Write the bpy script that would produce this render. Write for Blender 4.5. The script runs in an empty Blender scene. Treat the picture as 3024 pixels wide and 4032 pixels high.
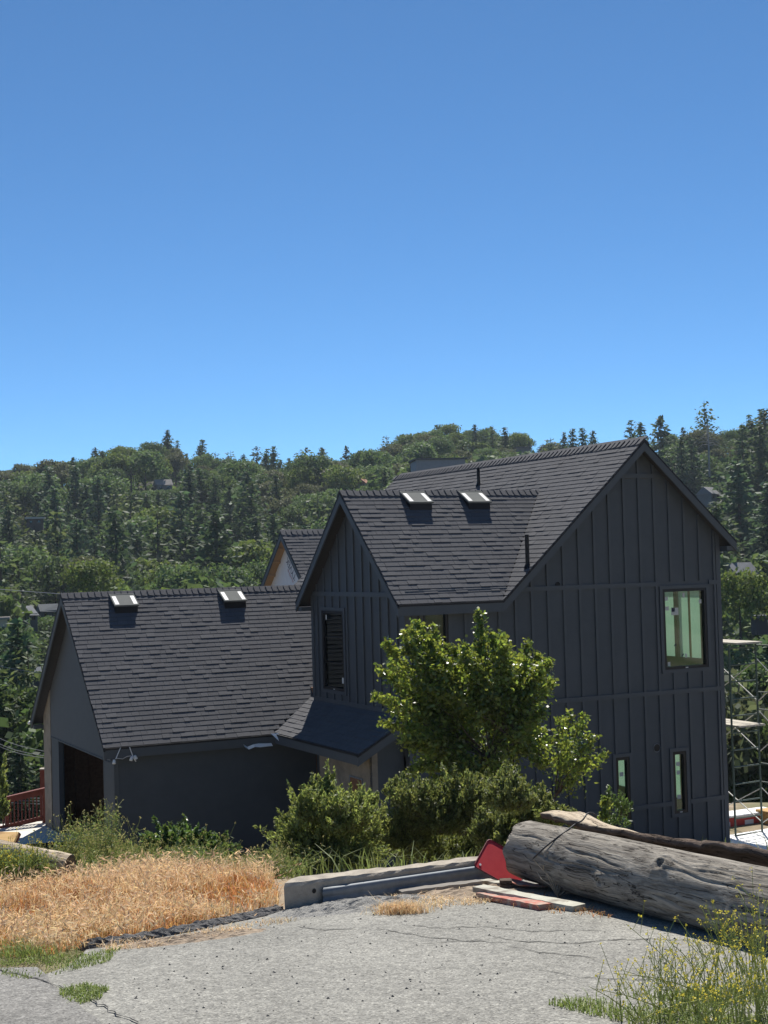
import bpy, bmesh, math, random
import numpy as np
from mathutils import Vector, Matrix

random.seed(11)
RNG = np.random.default_rng(11)
scene = bpy.context.scene
COL = scene.collection

# ------------------------------------------------------------------ camera
PITCH, ROLL = 0.0363, -0.0276
FPX = 5604.0                      # focal length in photo pixels (3024 x 4032)
_fw = Vector((0, math.cos(PITCH), math.sin(PITCH)))
_up = Vector((0, -math.sin(PITCH), math.cos(PITCH)))
_rt = Vector((1, 0, 0))
_r3 = _rt*math.cos(ROLL) + _up*math.sin(ROLL)
_u3 = -_rt*math.sin(ROLL) + _up*math.cos(ROLL)
cam = bpy.data.cameras.new('camera'); camo = bpy.data.objects.new('camera', cam); COL.objects.link(camo)
M = Matrix(((_r3.x, _u3.x, -_fw.x), (_r3.y, _u3.y, -_fw.y), (_r3.z, _u3.z, -_fw.z))).to_4x4()
camo.matrix_world = M
cam.sensor_fit = 'VERTICAL'; cam.sensor_height = 36.0; cam.sensor_width = 27.0
cam.lens = FPX/4032*36.0
cam.clip_start = 0.1; cam.clip_end = 9000
scene.camera = camo

# ------------------------------------------------------------------ world, sun, exposure
SUN_EL, SUN_AZ = math.radians(52.5), math.radians(6)     # azimuth clockwise from +Y (camera heading)
world = bpy.data.worlds.new('World'); scene.world = world; world.use_nodes = True
wn = world.node_tree; wn.nodes.clear()
sky = wn.nodes.new('ShaderNodeTexSky'); sky.sky_type = 'NISHITA'; sky.sun_disc = False
sky.sun_elevation = SUN_EL; sky.sun_rotation = SUN_AZ
sky.altitude = 2000; sky.air_density = 0.65; sky.dust_density = 0.0; sky.ozone_density = 10.0
bg = wn.nodes.new('ShaderNodeBackground'); bg.inputs['Strength'].default_value = 0.104
wo = wn.nodes.new('ShaderNodeOutputWorld')
tint = wn.nodes.new('ShaderNodeVectorMath'); tint.operation = 'MULTIPLY'; tint.inputs[1].default_value = (.80, 1.0, .92)   # white balance of the photo
wn.links.new(sky.outputs[0], tint.inputs[0]); wn.links.new(tint.outputs[0], bg.inputs[0]); wn.links.new(bg.outputs[0], wo.inputs[0])
sun = bpy.data.lights.new('sun', 'SUN'); sun.energy = 4.9; sun.angle = math.radians(0.53); sun.color = (1.0, 0.95, 0.87)
suno = bpy.data.objects.new('sun', sun); COL.objects.link(suno)
_sd = Vector((math.sin(SUN_AZ)*math.cos(SUN_EL), math.cos(SUN_AZ)*math.cos(SUN_EL), math.sin(SUN_EL)))
suno.rotation_euler = _sd.to_track_quat('Z', 'Y').to_euler(); suno.location = (0, 0, 60)
vs = scene.view_settings
vs.view_transform = 'Standard'; vs.look = 'None'; vs.gamma = 1; vs.exposure = 0.5; vs.use_curve_mapping = False
scene.render.resolution_x = 768; scene.render.resolution_y = 1024

# ------------------------------------------------------------------ helpers
def ray(x, y):
    """direction through a point of the photo (1659 x 2212 units)"""
    s = 3024/1659
    return _fw + _r3*((x*s-1512)/FPX) + _u3*((2016-y*s)/FPX)
def at(x, y, d):
    r = ray(x, y); return r*(d/r.y)

def tag(o, label=None, cat=None, group=None, kind=None):
    if label: o['label'] = label
    if cat: o['category'] = cat
    if group: o['group'] = group
    if kind: o['kind'] = kind
    return o
def empty(name, loc=(0, 0, 0), rz=0):
    o = bpy.data.objects.new(name, None); COL.objects.link(o)
    o.location = loc; o.rotation_euler = (0, 0, rz); o.empty_display_size = .2
    return o
def link(name, me, parent=None, loc=None):
    o = bpy.data.objects.new(name, me); COL.objects.link(o)
    if parent is not None: o.parent = parent
    if loc is not None: o.location = loc
    return o
def npmesh(name, v, f, mat, mats=None, midx=None, smooth=False):
    """v (N,3), f (M,k) uniform"""
    me = bpy.data.meshes.new(name)
    v = np.asarray(v, np.float32); f = np.asarray(f, np.int32); k = f.shape[1]
    me.vertices.add(len(v)); me.vertices.foreach_set('co', v.ravel())
    me.loops.add(f.size); me.loops.foreach_set('vertex_index', f.ravel())
    me.polygons.add(len(f)); me.polygons.foreach_set('loop_start', np.arange(0, f.size, k, dtype=np.int32))
    try: me.polygons.foreach_set('loop_total', np.full(len(f), k, np.int32))
    except Exception: pass
    for m in (mats or [mat]): me.materials.append(m)
    if midx is not None: me.polygons.foreach_set('material_index', np.asarray(midx, np.int32))
    me.update(calc_edges=True); me.validate()
    me.polygons.foreach_set('use_smooth', np.full(len(me.polygons), bool(smooth)))
    return me

class MB:
    def __init__(s): s.v = []; s.f = []
    def add(s, vs, fs):
        b = len(s.v); s.v += [tuple(p) for p in vs]; s.f += [tuple(b+i for i in f) for f in fs]
    def box(s, a, b):
        x0, x1 = sorted((a[0], b[0])); y0, y1 = sorted((a[1], b[1])); z0, z1 = sorted((a[2], b[2]))
        s.add([(x0,y0,z0),(x1,y0,z0),(x1,y1,z0),(x0,y1,z0),(x0,y0,z1),(x1,y0,z1),(x1,y1,z1),(x0,y1,z1)],
              [(0,3,2,1),(4,5,6,7),(0,1,5,4),(1,2,6,5),(2,3,7,6),(3,0,4,7)])
        return s
    def hexa(s, q, off):
        """quad q swept by the vector off"""
        off = Vector(off); q = [Vector(p) for p in q]
        s.add(q+[p+off for p in q], [(0,3,2,1),(4,5,6,7),(0,1,5,4),(1,2,6,5),(2,3,7,6),(3,0,4,7)])
        return s
    def para(s, p0, p1, drop, tv):
        p0 = Vector(p0); p1 = Vector(p1); d = Vector((0, 0, -drop))
        return s.hexa([p0, p1, p1+d, p0+d], tv)
    def poly(s, pts, off):
        n = len(pts); off = Vector(off); pts = [Vector(p) for p in pts]
        s.add(pts+[p+off for p in pts], [tuple(range(n))[::-1], tuple(range(n, 2*n))]+[(i, (i+1) % n, n+(i+1) % n, n+i) for i in range(n)])
        return s
    def tube(s, pts, r, n=6, cap=True):
        pts = [Vector(p) for p in pts]; rs = r if isinstance(r, (list, tuple)) else [r]*len(pts)
        b = len(s.v); t = (pts[1]-pts[0]).normalized()
        ref = Vector((0, 0, 1)) if abs(t.z) < .9 else Vector((1, 0, 0))
        x = t.cross(ref).normalized()
        for i, p in enumerate(pts):
            a = pts[max(i-1, 0)]; c = pts[min(i+1, len(pts)-1)]; t = (c-a).normalized()
            x = (x - t*x.dot(t)).normalized(); y = t.cross(x)
            for k in range(n):
                g = 2*math.pi*k/n; s.v.append(tuple(p+(x*math.cos(g)+y*math.sin(g))*rs[i]))
        for i in range(len(pts)-1):
            for k in range(n):
                s.f.append((b+i*n+k, b+i*n+(k+1) % n, b+(i+1)*n+(k+1) % n, b+(i+1)*n+k))
        if cap:
            s.f.append(tuple(b+k for k in range(n))[::-1]); e = b+(len(pts)-1)*n; s.f.append(tuple(e+k for k in range(n)))
        return s
    def mesh(s, name, mat, smooth=False, bevel=0):
        me = bpy.data.meshes.new(name); me.from_pydata(s.v, [], s.f)
        for m in (mat if isinstance(mat, (list, tuple)) else [mat]):
            if m: me.materials.append(m)
        bm = bmesh.new(); bm.from_mesh(me)
        bmesh.ops.recalc_face_normals(bm, faces=bm.faces)
        if bevel: bmesh.ops.bevel(bm, geom=list(bm.edges), offset=bevel, segments=1, affect='EDGES')
        if smooth:
            for f in bm.faces: f.smooth = True
        bm.to_mesh(me); bm.free(); me.update()
        return me
    def build(s, name, mat, parent=None, smooth=False, bevel=0, loc=None):
        return link(name, s.mesh(name, mat, smooth, bevel), parent, loc)

# ------------------------------------------------------------------ materials
def N(nt, t, **kw):
    n = nt.nodes.new(t)
    for k, v in kw.items(): setattr(n, k, v)
    return n
def mat(name, c1, c2=None, scale=5, rough=.8, bump=0, bscale=40, stretch=None, detail=6, spec=.3, metal=0, island=0, trans=0, tcol=None, bdist=.01, c3=None, s3=1.0, f3=.5):
    """noise-mixed principled surface: c1/c2 by noise, c3 by a second larger noise; island = brightness jitter per loose piece"""
    m = bpy.data.materials.new(name); m.use_nodes = True; nt = m.node_tree; nt.nodes.clear(); L = nt.links
    out = N(nt, 'ShaderNodeOutputMaterial'); p = N(nt, 'ShaderNodeBsdfPrincipled')
    p.inputs['Roughness'].default_value = rough; p.inputs['Specular IOR Level'].default_value = spec; p.inputs['Metallic'].default_value = metal
    tc = N(nt, 'ShaderNodeTexCoord'); mp = N(nt, 'ShaderNodeMapping'); L.new(tc.outputs['Object'], mp.inputs[0])
    if stretch: mp.inputs['Scale'].default_value = stretch
    col = None
    if c2 is not None:
        no = N(nt, 'ShaderNodeTexNoise'); no.inputs['Scale'].default_value = scale; no.inputs['Detail'].default_value = detail; no.inputs['Roughness'].default_value = .65
        L.new(mp.outputs[0], no.inputs['Vector'])
        r = N(nt, 'ShaderNodeValToRGB'); r.color_ramp.elements[0].position = .32; r.color_ramp.elements[1].position = .68
        r.color_ramp.elements[0].color = (*c1, 1); r.color_ramp.elements[1].color = (*c2, 1)
        L.new(no.outputs[0], r.inputs[0]); col = r.outputs[0]
    if c3 is not None:
        n3 = N(nt, 'ShaderNodeTexNoise'); n3.inputs['Scale'].default_value = s3; n3.inputs['Detail'].default_value = 4
        L.new(tc.outputs['Object'], n3.inputs['Vector'])
        r3 = N(nt, 'ShaderNodeValToRGB'); r3.color_ramp.elements[0].position = f3-.08; r3.color_ramp.elements[1].position = f3+.12
        L.new(n3.outputs[0], r3.inputs[0])
        mx = N(nt, 'ShaderNodeMix', data_type='RGBA'); L.new(r3.outputs[0], mx.inputs[0])
        if col: L.new(col, mx.inputs[6])
        else: mx.inputs[6].default_value = (*c1, 1)
        mx.inputs[7].default_value = (*c3, 1); col = mx.outputs[2]
    if island:
        ge = N(nt, 'ShaderNodeNewGeometry'); mr = N(nt, 'ShaderNodeMapRange')
        mr.inputs[3].default_value = 1-island; mr.inputs[4].default_value = 1+island
        L.new(ge.outputs['Random Per Island'], mr.inputs[0])
        hv = N(nt, 'ShaderNodeHueSaturation'); L.new(mr.outputs[0], hv.inputs['Value'])
        mh = N(nt, 'ShaderNodeMapRange'); mh.inputs[3].default_value = .5-island*.05; mh.inputs[4].default_value = .5+island*.05
        mu = N(nt, 'ShaderNodeMath', operation='FRACT'); mm = N(nt, 'ShaderNodeMath', operation='MULTIPLY'); mm.inputs[1].default_value = 17.3
        L.new(ge.outputs['Random Per Island'], mm.inputs[0]); L.new(mm.outputs[0], mu.inputs[0]); L.new(mu.outputs[0], mh.inputs[0]); L.new(mh.outputs[0], hv.inputs['Hue'])
        if col: L.new(col, hv.inputs['Color'])
        else: hv.inputs['Color'].default_value = (*c1, 1)
        col = hv.outputs[0]
    if col: L.new(col, p.inputs['Base Color'])
    else: p.inputs['Base Color'].default_value = (*c1, 1)
    if bump:
        nb = N(nt, 'ShaderNodeTexNoise'); nb.inputs['Scale'].default_value = bscale; nb.inputs['Detail'].default_value = 5
        L.new(mp.outputs[0], nb.inputs['Vector'])
        bu = N(nt, 'ShaderNodeBump'); bu.inputs['Strength'].default_value = bump; bu.inputs['Distance'].default_value = bdist
        L.new(nb.outputs[0], bu.inputs['Height']); L.new(bu.outputs[0], p.inputs['Normal'])
    if trans:
        t = N(nt, 'ShaderNodeBsdfTranslucent')
        if tcol: 
            if island:
                hv2 = N(nt, 'ShaderNodeHueSaturation'); hv2.inputs['Color'].default_value = (*tcol, 1); L.new(mr.outputs[0], hv2.inputs['Value']); L.new(mh.outputs[0], hv2.inputs['Hue']); L.new(hv2.outputs[0], t.inputs[0])
            else: t.inputs[0].default_value = (*tcol, 1)
        elif col: L.new(col, t.inputs[0])
        mix = N(nt, 'ShaderNodeMixShader'); mix.inputs[0].default_value = trans
        L.new(p.outputs[0], mix.inputs[1]); L.new(t.outputs[0], mix.inputs[2]); L.new(mix.outputs[0], out.inputs[0])
    else: L.new(p.outputs[0], out.inputs[0])
    return m

MT = {}
MT['paint'] = mat('dark_grey_paint', (.064,.074,.085), (.074,.085,.097), 3, .6, .25, 120, bdist=.002, c3=(.082,.093,.105), s3=.6, f3=.6)
MT['paint2'] = mat('dark_grey_trim', (.070,.081,.092), (.080,.091,.102), 4, .55)
MT['panel'] = mat('grey_paint_lit_tone', (.088,.098,.108), (.098,.108,.118), 3, .65)  # gable paint lightened in colour, standing in for sky light on that face
MT['drip'] = mat('black_drip_edge', (.012,.012,.014), None, rough=.5)
MT['shingle'] = mat('asphalt_shingle', (.088,.088,.094), (.124,.124,.131), 70, .95, .4, 260, island=.06, spec=.15, c3=(.096,.096,.102), s3=1.6, f3=.58, bdist=.004)
MT['deck'] = mat('roofing_felt', (.045,.044,.047), (.06,.058,.06), 20, .95)
MT['frame'] = mat('black_window_frame', (.012,.013,.016), None, rough=.35)
MT['alu'] = mat('skylight_grey', (.17,.175,.165), (.20,.205,.19), 6, .9, spec=.05)
MT['sticker'] = mat('white_sticker', (.75,.75,.73), (.62,.63,.64), 60, .6)
MT['stucco'] = mat('tan_bare_stucco', (.22,.19,.15), (.30,.26,.21), 4, .95, .5, 40, c3=(.16,.14,.12), s3=2.2, f3=.6)
MT['osb'] = mat('brown_sheathing', (.15,.075,.04), (.23,.12,.065), 14, .9)
MT['stud'] = mat('framing_lumber', (.34,.21,.115), (.42,.27,.15), 8, .85, stretch=(6,6,.6))
MT['wrap'] = mat('white_house_wrap', (.62,.63,.66), (.70,.71,.73), 5, .55)
MT['ink'] = mat('blue_black_print', (.02,.03,.06), None, rough=.6)
MT['redink'] = mat('red_print', (.35,.05,.08), None, rough=.6)
MT['black'] = mat('black_plastic', (.01,.01,.011), None, rough=.5)
MT['white'] = mat('white_plastic', (.72,.72,.70), None, rough=.4)
MT['concrete'] = mat('weathered_concrete', (.33,.29,.235), (.46,.41,.335), 9, .95, .8, 70, c3=(.24,.22,.19), s3=3.5, f3=.6, bdist=.008)
MT['galv'] = mat('galvanised_steel', (.16,.18,.20), (.22,.24,.26), 12, .6, metal=.2)
MT['green_steel'] = mat('green_scaffold_paint', (.05,.085,.07), (.09,.12,.10), 9, .5)
MT['brace'] = mat('galvanised_brace', (.40,.40,.38), (.5,.5,.48), 9, .45, metal=.3)
MT['plank'] = mat('pale_scaffold_plank', (.42,.38,.31), (.50,.46,.39), 5, .85)
MT['tarp'] = mat('white_tarp', (.78,.78,.77), (.84,.84,.83), 2, .7, .6, 6, bdist=.06)
MT['redwood'] = mat('red_deck_stain', (.13,.032,.022), (.18,.05,.035), 7, .7)
MT['redpaint'] = mat('faded_red_paint', (.40,.13,.095), (.50,.21,.155), 11, .85, .4, 60, c3=(.42,.34,.27), s3=14, f3=.52)
MT['whitepaint'] = mat('weathered_white_paint', (.40,.39,.32), (.52,.51,.43), 12, .85, .5, 60, c3=(.24,.21,.17), s3=9, f3=.56)
MT['greywood'] = mat('grey_weathered_wood', (.20,.185,.165), (.32,.295,.26), 9, .95, .7, 30, stretch=(.25,3,3), bdist=.01)
MT['signred'] = mat('red_sign_sheeting', (.52,.025,.035), (.60,.045,.05), 10, .45)
MT['signedge'] = mat('dark_red_sign_rim', (.16,.012,.02), None, rough=.6)
MT['wood_orange'] = mat('tan_pallet_board', (.44,.27,.10), (.56,.36,.15), 8, .85, stretch=(.4,3,3), c3=(.28,.15,.06), s3=5, f3=.62)
MT['bark'] = mat('brown_bark', (.06,.045,.035), (.11,.085,.065), 8, .95)
MT['twig'] = mat('pale_dry_twig', (.36,.29,.21), (.48,.40,.30), 20, .9)
MT['cable'] = mat('dark_cable', (.03,.03,.032), None, rough=.6)
MT['lines'] = mat('pale_power_cable', (.30,.31,.32), None, rough=.6)
MT['mud'] = mat('sandy_soil', (.24,.185,.13), (.34,.27,.19), 3, 1, .6, 20, c3=(.14,.14,.065), s3=.35, f3=.52, bdist=.03)
MT['litter'] = mat('sandy_litter', (.26,.20,.145), (.40,.32,.235), 30, 1, .6, 60, bdist=.01)
MT['rock'] = mat('dark_asphalt_berm', (.055,.055,.058), (.17,.165,.16), 45, .95, 1, 60, bdist=.02)
MT['patchfill'] = mat('loose_grey_gravel', (.19,.187,.178), (.38,.37,.34), 75, .95, 1, 90, bdist=.015)
MT['film'] = None

def asphalt(name, base, agg, dark):
    m = bpy.data.materials.new(name); m.use_nodes = True; nt = m.node_tree; nt.nodes.clear(); L = nt.links
    out = N(nt, 'ShaderNodeOutputMaterial'); p = N(nt, 'ShaderNodeBsdfPrincipled'); p.inputs['Roughness'].default_value = .92; p.inputs['Specular IOR Level'].default_value = .25
    tc = N(nt, 'ShaderNodeTexCoord')
    vo = N(nt, 'ShaderNodeTexVoronoi'); vo.inputs['Scale'].default_value = 95; L.new(tc.outputs['Object'], vo.inputs['Vector'])
    sp = N(nt, 'ShaderNodeSeparateColor'); L.new(vo.outputs['Color'], sp.inputs[0])
    r = N(nt, 'ShaderNodeValToRGB'); e = r.color_ramp.elements
    e[0].position = 0; e[0].color = (*dark, 1); e[1].position = 1; e[1].color = (*agg, 1)
    x = e.new(.32); x.color = (*base, 1); x = e.new(.78); x.color = tuple(b*1.1 for b in base)+(1,)
    L.new(sp.outputs[0], r.inputs[0])
    n1 = N(nt, 'ShaderNodeTexNoise'); n1.inputs['Scale'].default_value = .9; n1.inputs['Detail'].default_value = 5; L.new(tc.outputs['Object'], n1.inputs['Vector'])
    mr = N(nt, 'ShaderNodeMapRange'); mr.inputs[1].default_value = .3; mr.inputs[2].default_value = .7; mr.inputs[3].default_value = .86; mr.inputs[4].default_value = 1.1; L.new(n1.outputs[0], mr.inputs[0])
    n2 = N(nt, 'ShaderNodeTexNoise'); n2.inputs['Scale'].default_value = 14; n2.inputs['Detail'].default_value = 4; L.new(tc.outputs['Object'], n2.inputs['Vector'])
    m2 = N(nt, 'ShaderNodeMapRange'); m2.inputs[1].default_value = .3; m2.inputs[2].default_value = .7; m2.inputs[3].default_value = .8; m2.inputs[4].default_value = 1.15; L.new(n2.outputs[0], m2.inputs[0])
    mm = N(nt, 'ShaderNodeMath', operation='MULTIPLY'); L.new(mr.outputs[0], mm.inputs[0]); L.new(m2.outputs[0], mm.inputs[1])
    hv = N(nt, 'ShaderNodeHueSaturation'); L.new(r.outputs[0], hv.inputs['Color']); L.new(mm.outputs[0], hv.inputs['Value'])
    L.new(hv.outputs[0], p.inputs['Base Color'])
    bu = N(nt, 'ShaderNodeBump'); bu.inputs['Strength'].default_value = .6; bu.inputs['Distance'].default_value = .004
    L.new(vo.outputs['Distance'], bu.inputs['Height']); bu.invert = True; L.new(bu.outputs[0], p.inputs['Normal'])
    L.new(p.outputs[0], out.inputs[0]); return m
MT['asphalt'] = asphalt('aged_asphalt', (.238,.232,.208), (.42,.41,.36), (.105,.102,.093))
MT['asphalt2'] = asphalt('darker_asphalt', (.19,.184,.17), (.33,.32,.295), (.08,.078,.073))
MT['crack'] = mat('asphalt_crack', (.03,.03,.03), None, rough=1)

def leafmat(name, c, t, island=.35, rough=.5, spec=.35, trans=.4):
    return mat(name, c, None, rough=rough, spec=spec, island=island, trans=trans, tcol=t)
MT['sapleaf'] = leafmat('sapling_leaf', (.10,.15,.042), (.34,.41,.06), .5, .32, .55, .42)
MT['bushleaf'] = leafmat('bush_leaf', (.165,.20,.075), (.36,.42,.10), .4, .55, .3, .42)
MT['bushleaf2'] = leafmat('olive_bush_leaf', (.14,.165,.06), (.28,.32,.08), .4, .55, .3, .4)
MT['shrubleaf'] = leafmat('shrub_leaf', (.09,.14,.05), (.20,.30,.06), .4, .4, .5, .35)
MT['weed'] = leafmat('green_weed', (.15,.19,.075), (.24,.30,.08), .4, .6, .25, .42)
MT['weedstem'] = leafmat('weed_stem', (.36,.40,.13), (.44,.47,.13), .3, .6, .25, .25)
MT['yellow'] = leafmat('yellow_petal', (.76,.64,.09), (.8,.68,.08), .2, .6, .2, .3)
MT['seedhead'] = leafmat('pale_seed_head', (.46,.42,.18), (.5,.46,.16), .25, .7, .2, .3)
MT['drygrass'] = leafmat('dry_golden_grass', (.56,.30,.125), (.60,.31,.11), .5, .7, .2, .42)
MT['drygrass2'] = leafmat('pale_straw', (.76,.58,.36), (.74,.54,.30), .35, .65, .25, .4)
MT['greengrass'] = leafmat('green_grass', (.20,.25,.075), (.28,.35,.09), .35, .6, .25, .4)
MT['conifer'] = leafmat('conifer_needles', (.030,.047,.026), (.05,.075,.03), .35, .7, .2, .25)
MT['pine'] = leafmat('pine_needles', (.055,.075,.040), (.09,.11,.05), .35, .7, .2, .3)
MT['oak'] = leafmat('oak_leaves', (.085,.108,.045), (.15,.18,.06), .35, .6, .25, .35)
MT['brightoak'] = leafmat('bright_oak_leaves', (.11,.145,.048), (.20,.25,.06), .3, .6, .25, .38)
MT['greyoak'] = leafmat('grey_green_leaves', (.125,.125,.082), (.18,.18,.09), .3, .7, .2, .3)
MT['forest_floor'] = mat('forest_floor', (.045,.048,.028), (.10,.085,.055), .12, 1, c3=(.03,.035,.02), s3=.05)

# ------------------------------------------------------------------ terrain
_pd = np.array([-400, 0, 13.5, 16, 20, 25.5, 28, 42, 52, 80, 130, 200, 300, 400, 460, 700, 1500, 6000.])
_pz = np.array([30, -1.6, -2.95, -3.45, -5.0, -6.9, -7.22, -7.3, -12, -20, -19, -8.5, 7, 0, 0, -30, -60, -60.])
_ra = np.array([-3, -.6, -.27, -.155, -.087, 0, .041, .09, .135, .2, .272, .6, 3])
_rz = np.array([.055, .055, .047, .060, .049, .060, .073, .063, .050, .056, .066, .065, .065])
def ground(x, y):
    x = np.asarray(x, float); y = np.asarray(y, float)
    z = np.interp(y, _pd, _pz)
    dd = np.maximum(y, 60); a = x/dd
    ridge = np.interp(a, _ra, _rz)*400
    w = np.clip((y-200)/200, 0, 1); w = w*w*(3-2*w)
    far = np.clip((y-460)/400, 0, 1)
    z = np.where(y > 200, (-8.5)*(1-w)+ridge*w - far*90, z)
    b = np.clip((y-17)/10, 0, 1)
    z = z + b*(.12*np.sin(x*1.1+y*.7)+.08*np.sin(x*2.3-y*1.3))*np.where((y > 27) & (y < 50), .25, 1)
    z = z + np.clip((y-70)/100, 0, 1)*(1.6*np.sin(x*.045+y*.03)+1.2*np.sin(x*.09-y*.05))
    # driveway level beside the pavement stays level with it
    return z
def axis(parts):
    out = []
    for a, b, s in parts: out += list(np.arange(a, b, s))
    return np.array(out+[parts[-1][1]])
ys = axis([(-400, -30, 30), (-30, 5, 2.5), (5, 30, .4), (30, 70, 1.5), (70, 480, 6), (480, 900, 40), (900, 6000, 400)])
xp = axis([(0, 14, .5), (14, 50, 2), (50, 200, 8), (200, 600, 40), (600, 5000, 300)])
xs_ = np.concatenate([-xp[:0:-1], xp])
gx, gy = np.meshgrid(xs_, ys); gz = ground(gx, gy)
gz = gz - np.where((gy < 14) & (gx > -3.2) & (gx < 40), .06, 0)
nv = gx.size; nxs = len(xs_)
ii = np.arange(nv).reshape(gx.shape)
fq = np.stack([ii[:-1, :-1], ii[:-1, 1:], ii[1:, 1:], ii[1:, :-1]], -1).reshape(-1, 4)
cy = gy[:-1, :-1].ravel()
me = npmesh('ground', np.stack([gx, gy, gz], -1).reshape(-1, 3), fq, None, mats=[MT['mud'], MT['forest_floor']], midx=(cy > 46).astype(int), smooth=True)
ground_o = tag(link('ground', me), kind='structure')

def road(d, h=0): return -1.6 - .1*d + h
def onroad(x, y, h=0):
    r = ray(x, y); t = (-1.6+h)/(r.z+.1*r.y); return r*t
# pavement: an outline on the sloping plane, edges slightly ragged
def ragged(pts, amp, step, seed):
    rr = random.Random(seed); out = []
    for i in range(len(pts)):
        a = Vector(pts[i]); b = Vector(pts[(i+1) % len(pts)]); n = max(1, int((b-a).length/step))
        t = (b-a).normalized(); nn = Vector((-t.y, t.x))
        for k in range(n): out.append(a+(b-a)*(k/n)+nn*rr.uniform(-amp, amp))
    return out
pv = ragged([(-2.62, -12), (-2.62, 6), (-2.5, 7.4), (-2.12, 9.2), (-2.12, 9.85), (-1.5, 10.5), (-.84, 11.5), (0.2, 12.5), (1.0, 13.4), (1.5, 13.2), (2.6, 10.6), (5.5, 5), (9, -12)], .02, .25, 3)
b = MB(); b.poly([(p.x, p.y, road(p.y)) for p in pv], (0, 0, -.05))
pave = tag(b.build('driveway', MT['asphalt']), kind='structure')
pv2 = ragged([(-9, -12), (-9, 9.3), (-3.6, 9.35), (-2.3, 9.2), (-2.05, 8.6), (-1.72, 7.85), (-1.35, 7.1), (-.9, 6.2), (-.9, -12)], .02, .25, 5)
b = MB(); b.poly([(p.x, p.y, road(p.y, .005)) for p in pv2], (0, 0, -.05))
road_o = tag(b.build('road', MT['asphalt2']), kind='structure')

def strip(pts, w, h, name, m, parent, seed=0, taper=True):
    rr = random.Random(seed); P = []
    for i in range(len(pts)-1):
        a = onroad(*pts[i]); c = onroad(*pts[i+1]); n = max(2, int((c-a).length/.06))
        for k in range(n): P.append(a+(c-a)*(k/n)+Vector((rr.uniform(-.012, .012), rr.uniform(-.03, .03), 0)))
    P.append(onroad(*pts[-1])); b = MB(); n = len(P)
    for i, p in enumerate(P):
        ww = w*(rr.uniform(.35, 1.2))*(min(1, 6*min(i, n-1-i)/n+.15) if taper else 1)
        b.v += [(p.x, p.y-ww, road(p.y-ww, h)), (p.x, p.y+ww, road(p.y+ww, h))]
    b.f = [(2*i, 2*i+2, 2*i+3, 2*i+1) for i in range(n-1)]
    return b.build(name, m, parent)
for k, pts in enumerate([[(640, 2002), (700, 2010), (770, 2006)], [(870, 1998), (960, 2006), (1040, 2002), (1150, 2012), (1300, 2010)],
                         [(810, 2005), (900, 2022), (1000, 2032), (1120, 2040)], [(1050, 2020), (1120, 2034), (1230, 2038), (1400, 2028), (1500, 2034)],
                         [(1090, 2042), (1180, 2060), (1290, 2070)], [(900, 2042), (960, 2036), (1060, 2028)], [(1150, 2092), (1250, 2112), (1400, 2118), (1520, 2108)]]):
    strip(pts, .0085 if k < 5 else .005, .004, 'crack', MT['crack'], pave, k)
strip([(0, 2098), (90, 2120), (180, 2150), (235, 2185), (300, 2212)], .012, .0095, 'crack', MT['crack'], road_o, 12, False)
# small dark pebbles lying on the driveway
b = MB(); rr = random.Random(8)
for k in range(260):
    x = rr.uniform(-1.6, 2.1); y = rr.uniform(7.2, 11.4); r = rr.uniform(.004, .013); z = road(y)
    q = [(x+r*math.cos(a)*rr.uniform(.7, 1.2), y+r*math.sin(a)*rr.uniform(.7, 1.2), z-.001) for a in (0, 1.5, 3.1, 4.6)]
    b.add(q+[(x, y, z+r*.9)], [(0, 1, 4), (1, 2, 4), (2, 3, 4), (3, 0, 4)])
tag(b.build('pebbles', MT['rock']), 'small dark pebbles scattered over the asphalt', 'pebbles', kind='stuff')

# ------------------------------------------------------------------ the house (local axes: X along the batten wall, Y away from it, z as measured from eye level)
YAW = .4579; ZB = 7.05
house = empty('house', (.403, 31.775, -ZB), YAW)
tag(house, 'dark grey board and batten house under construction with three steep shingled gables', 'house')
def H(x, y, z): return Vector((x, y, z+ZB))
O_, OD, ZA, XA, HR, HL, P_ = .31, .305, 2.8045, 6.443, 2.709, 4.080, .911
YR, LM, WT = 2.597, 12.6, 8.844
ZE = ZA-P_*HL; ZR = ZE+P_*(YR+O_)
LG, OG, YG, HG, ZG, OE = 5.272, .31, 8.656, 3.6, -.577, .32
WG = HG+OE; ZGE = ZG-P_*WG; GH = -4.51
XSH, YSN, ZSE, ZW, XSW = 1.283, -.107, -4.125, -3.414, .80
DK = .13                                    # vertical thickness of the roof deck
def part(mb, name, m, parent=house, **k): return mb.build(name, MT[m], parent, **k)

def wall_strips(mb, P, breaks, top, bot, holes, tv):
    """vertical strips between breaks; P(u,z) -> point; top(u), bot(u); holes (u0,u1,z0,z1)"""
    us = sorted(set(breaks+[h[0] for h in holes]+[h[1] for h in holes]))
    for a, c in zip(us[:-1], us[1:]):
        m = (a+c)/2; hs = sorted([h for h in holes if h[0] < m < h[1]], key=lambda h: h[2])
        lo0, lo1 = bot(a), bot(c)
        for h in hs+[None]:
            if h is None: q = [P(a, lo0), P(c, lo1), P(c, top(c)), P(a, top(a))]
            else: q = [P(a, lo0), P(c, lo1), P(c, h[2]), P(a, h[2])]; lo0 = lo1 = h[3]
            mb.hexa(q, tv)

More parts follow.
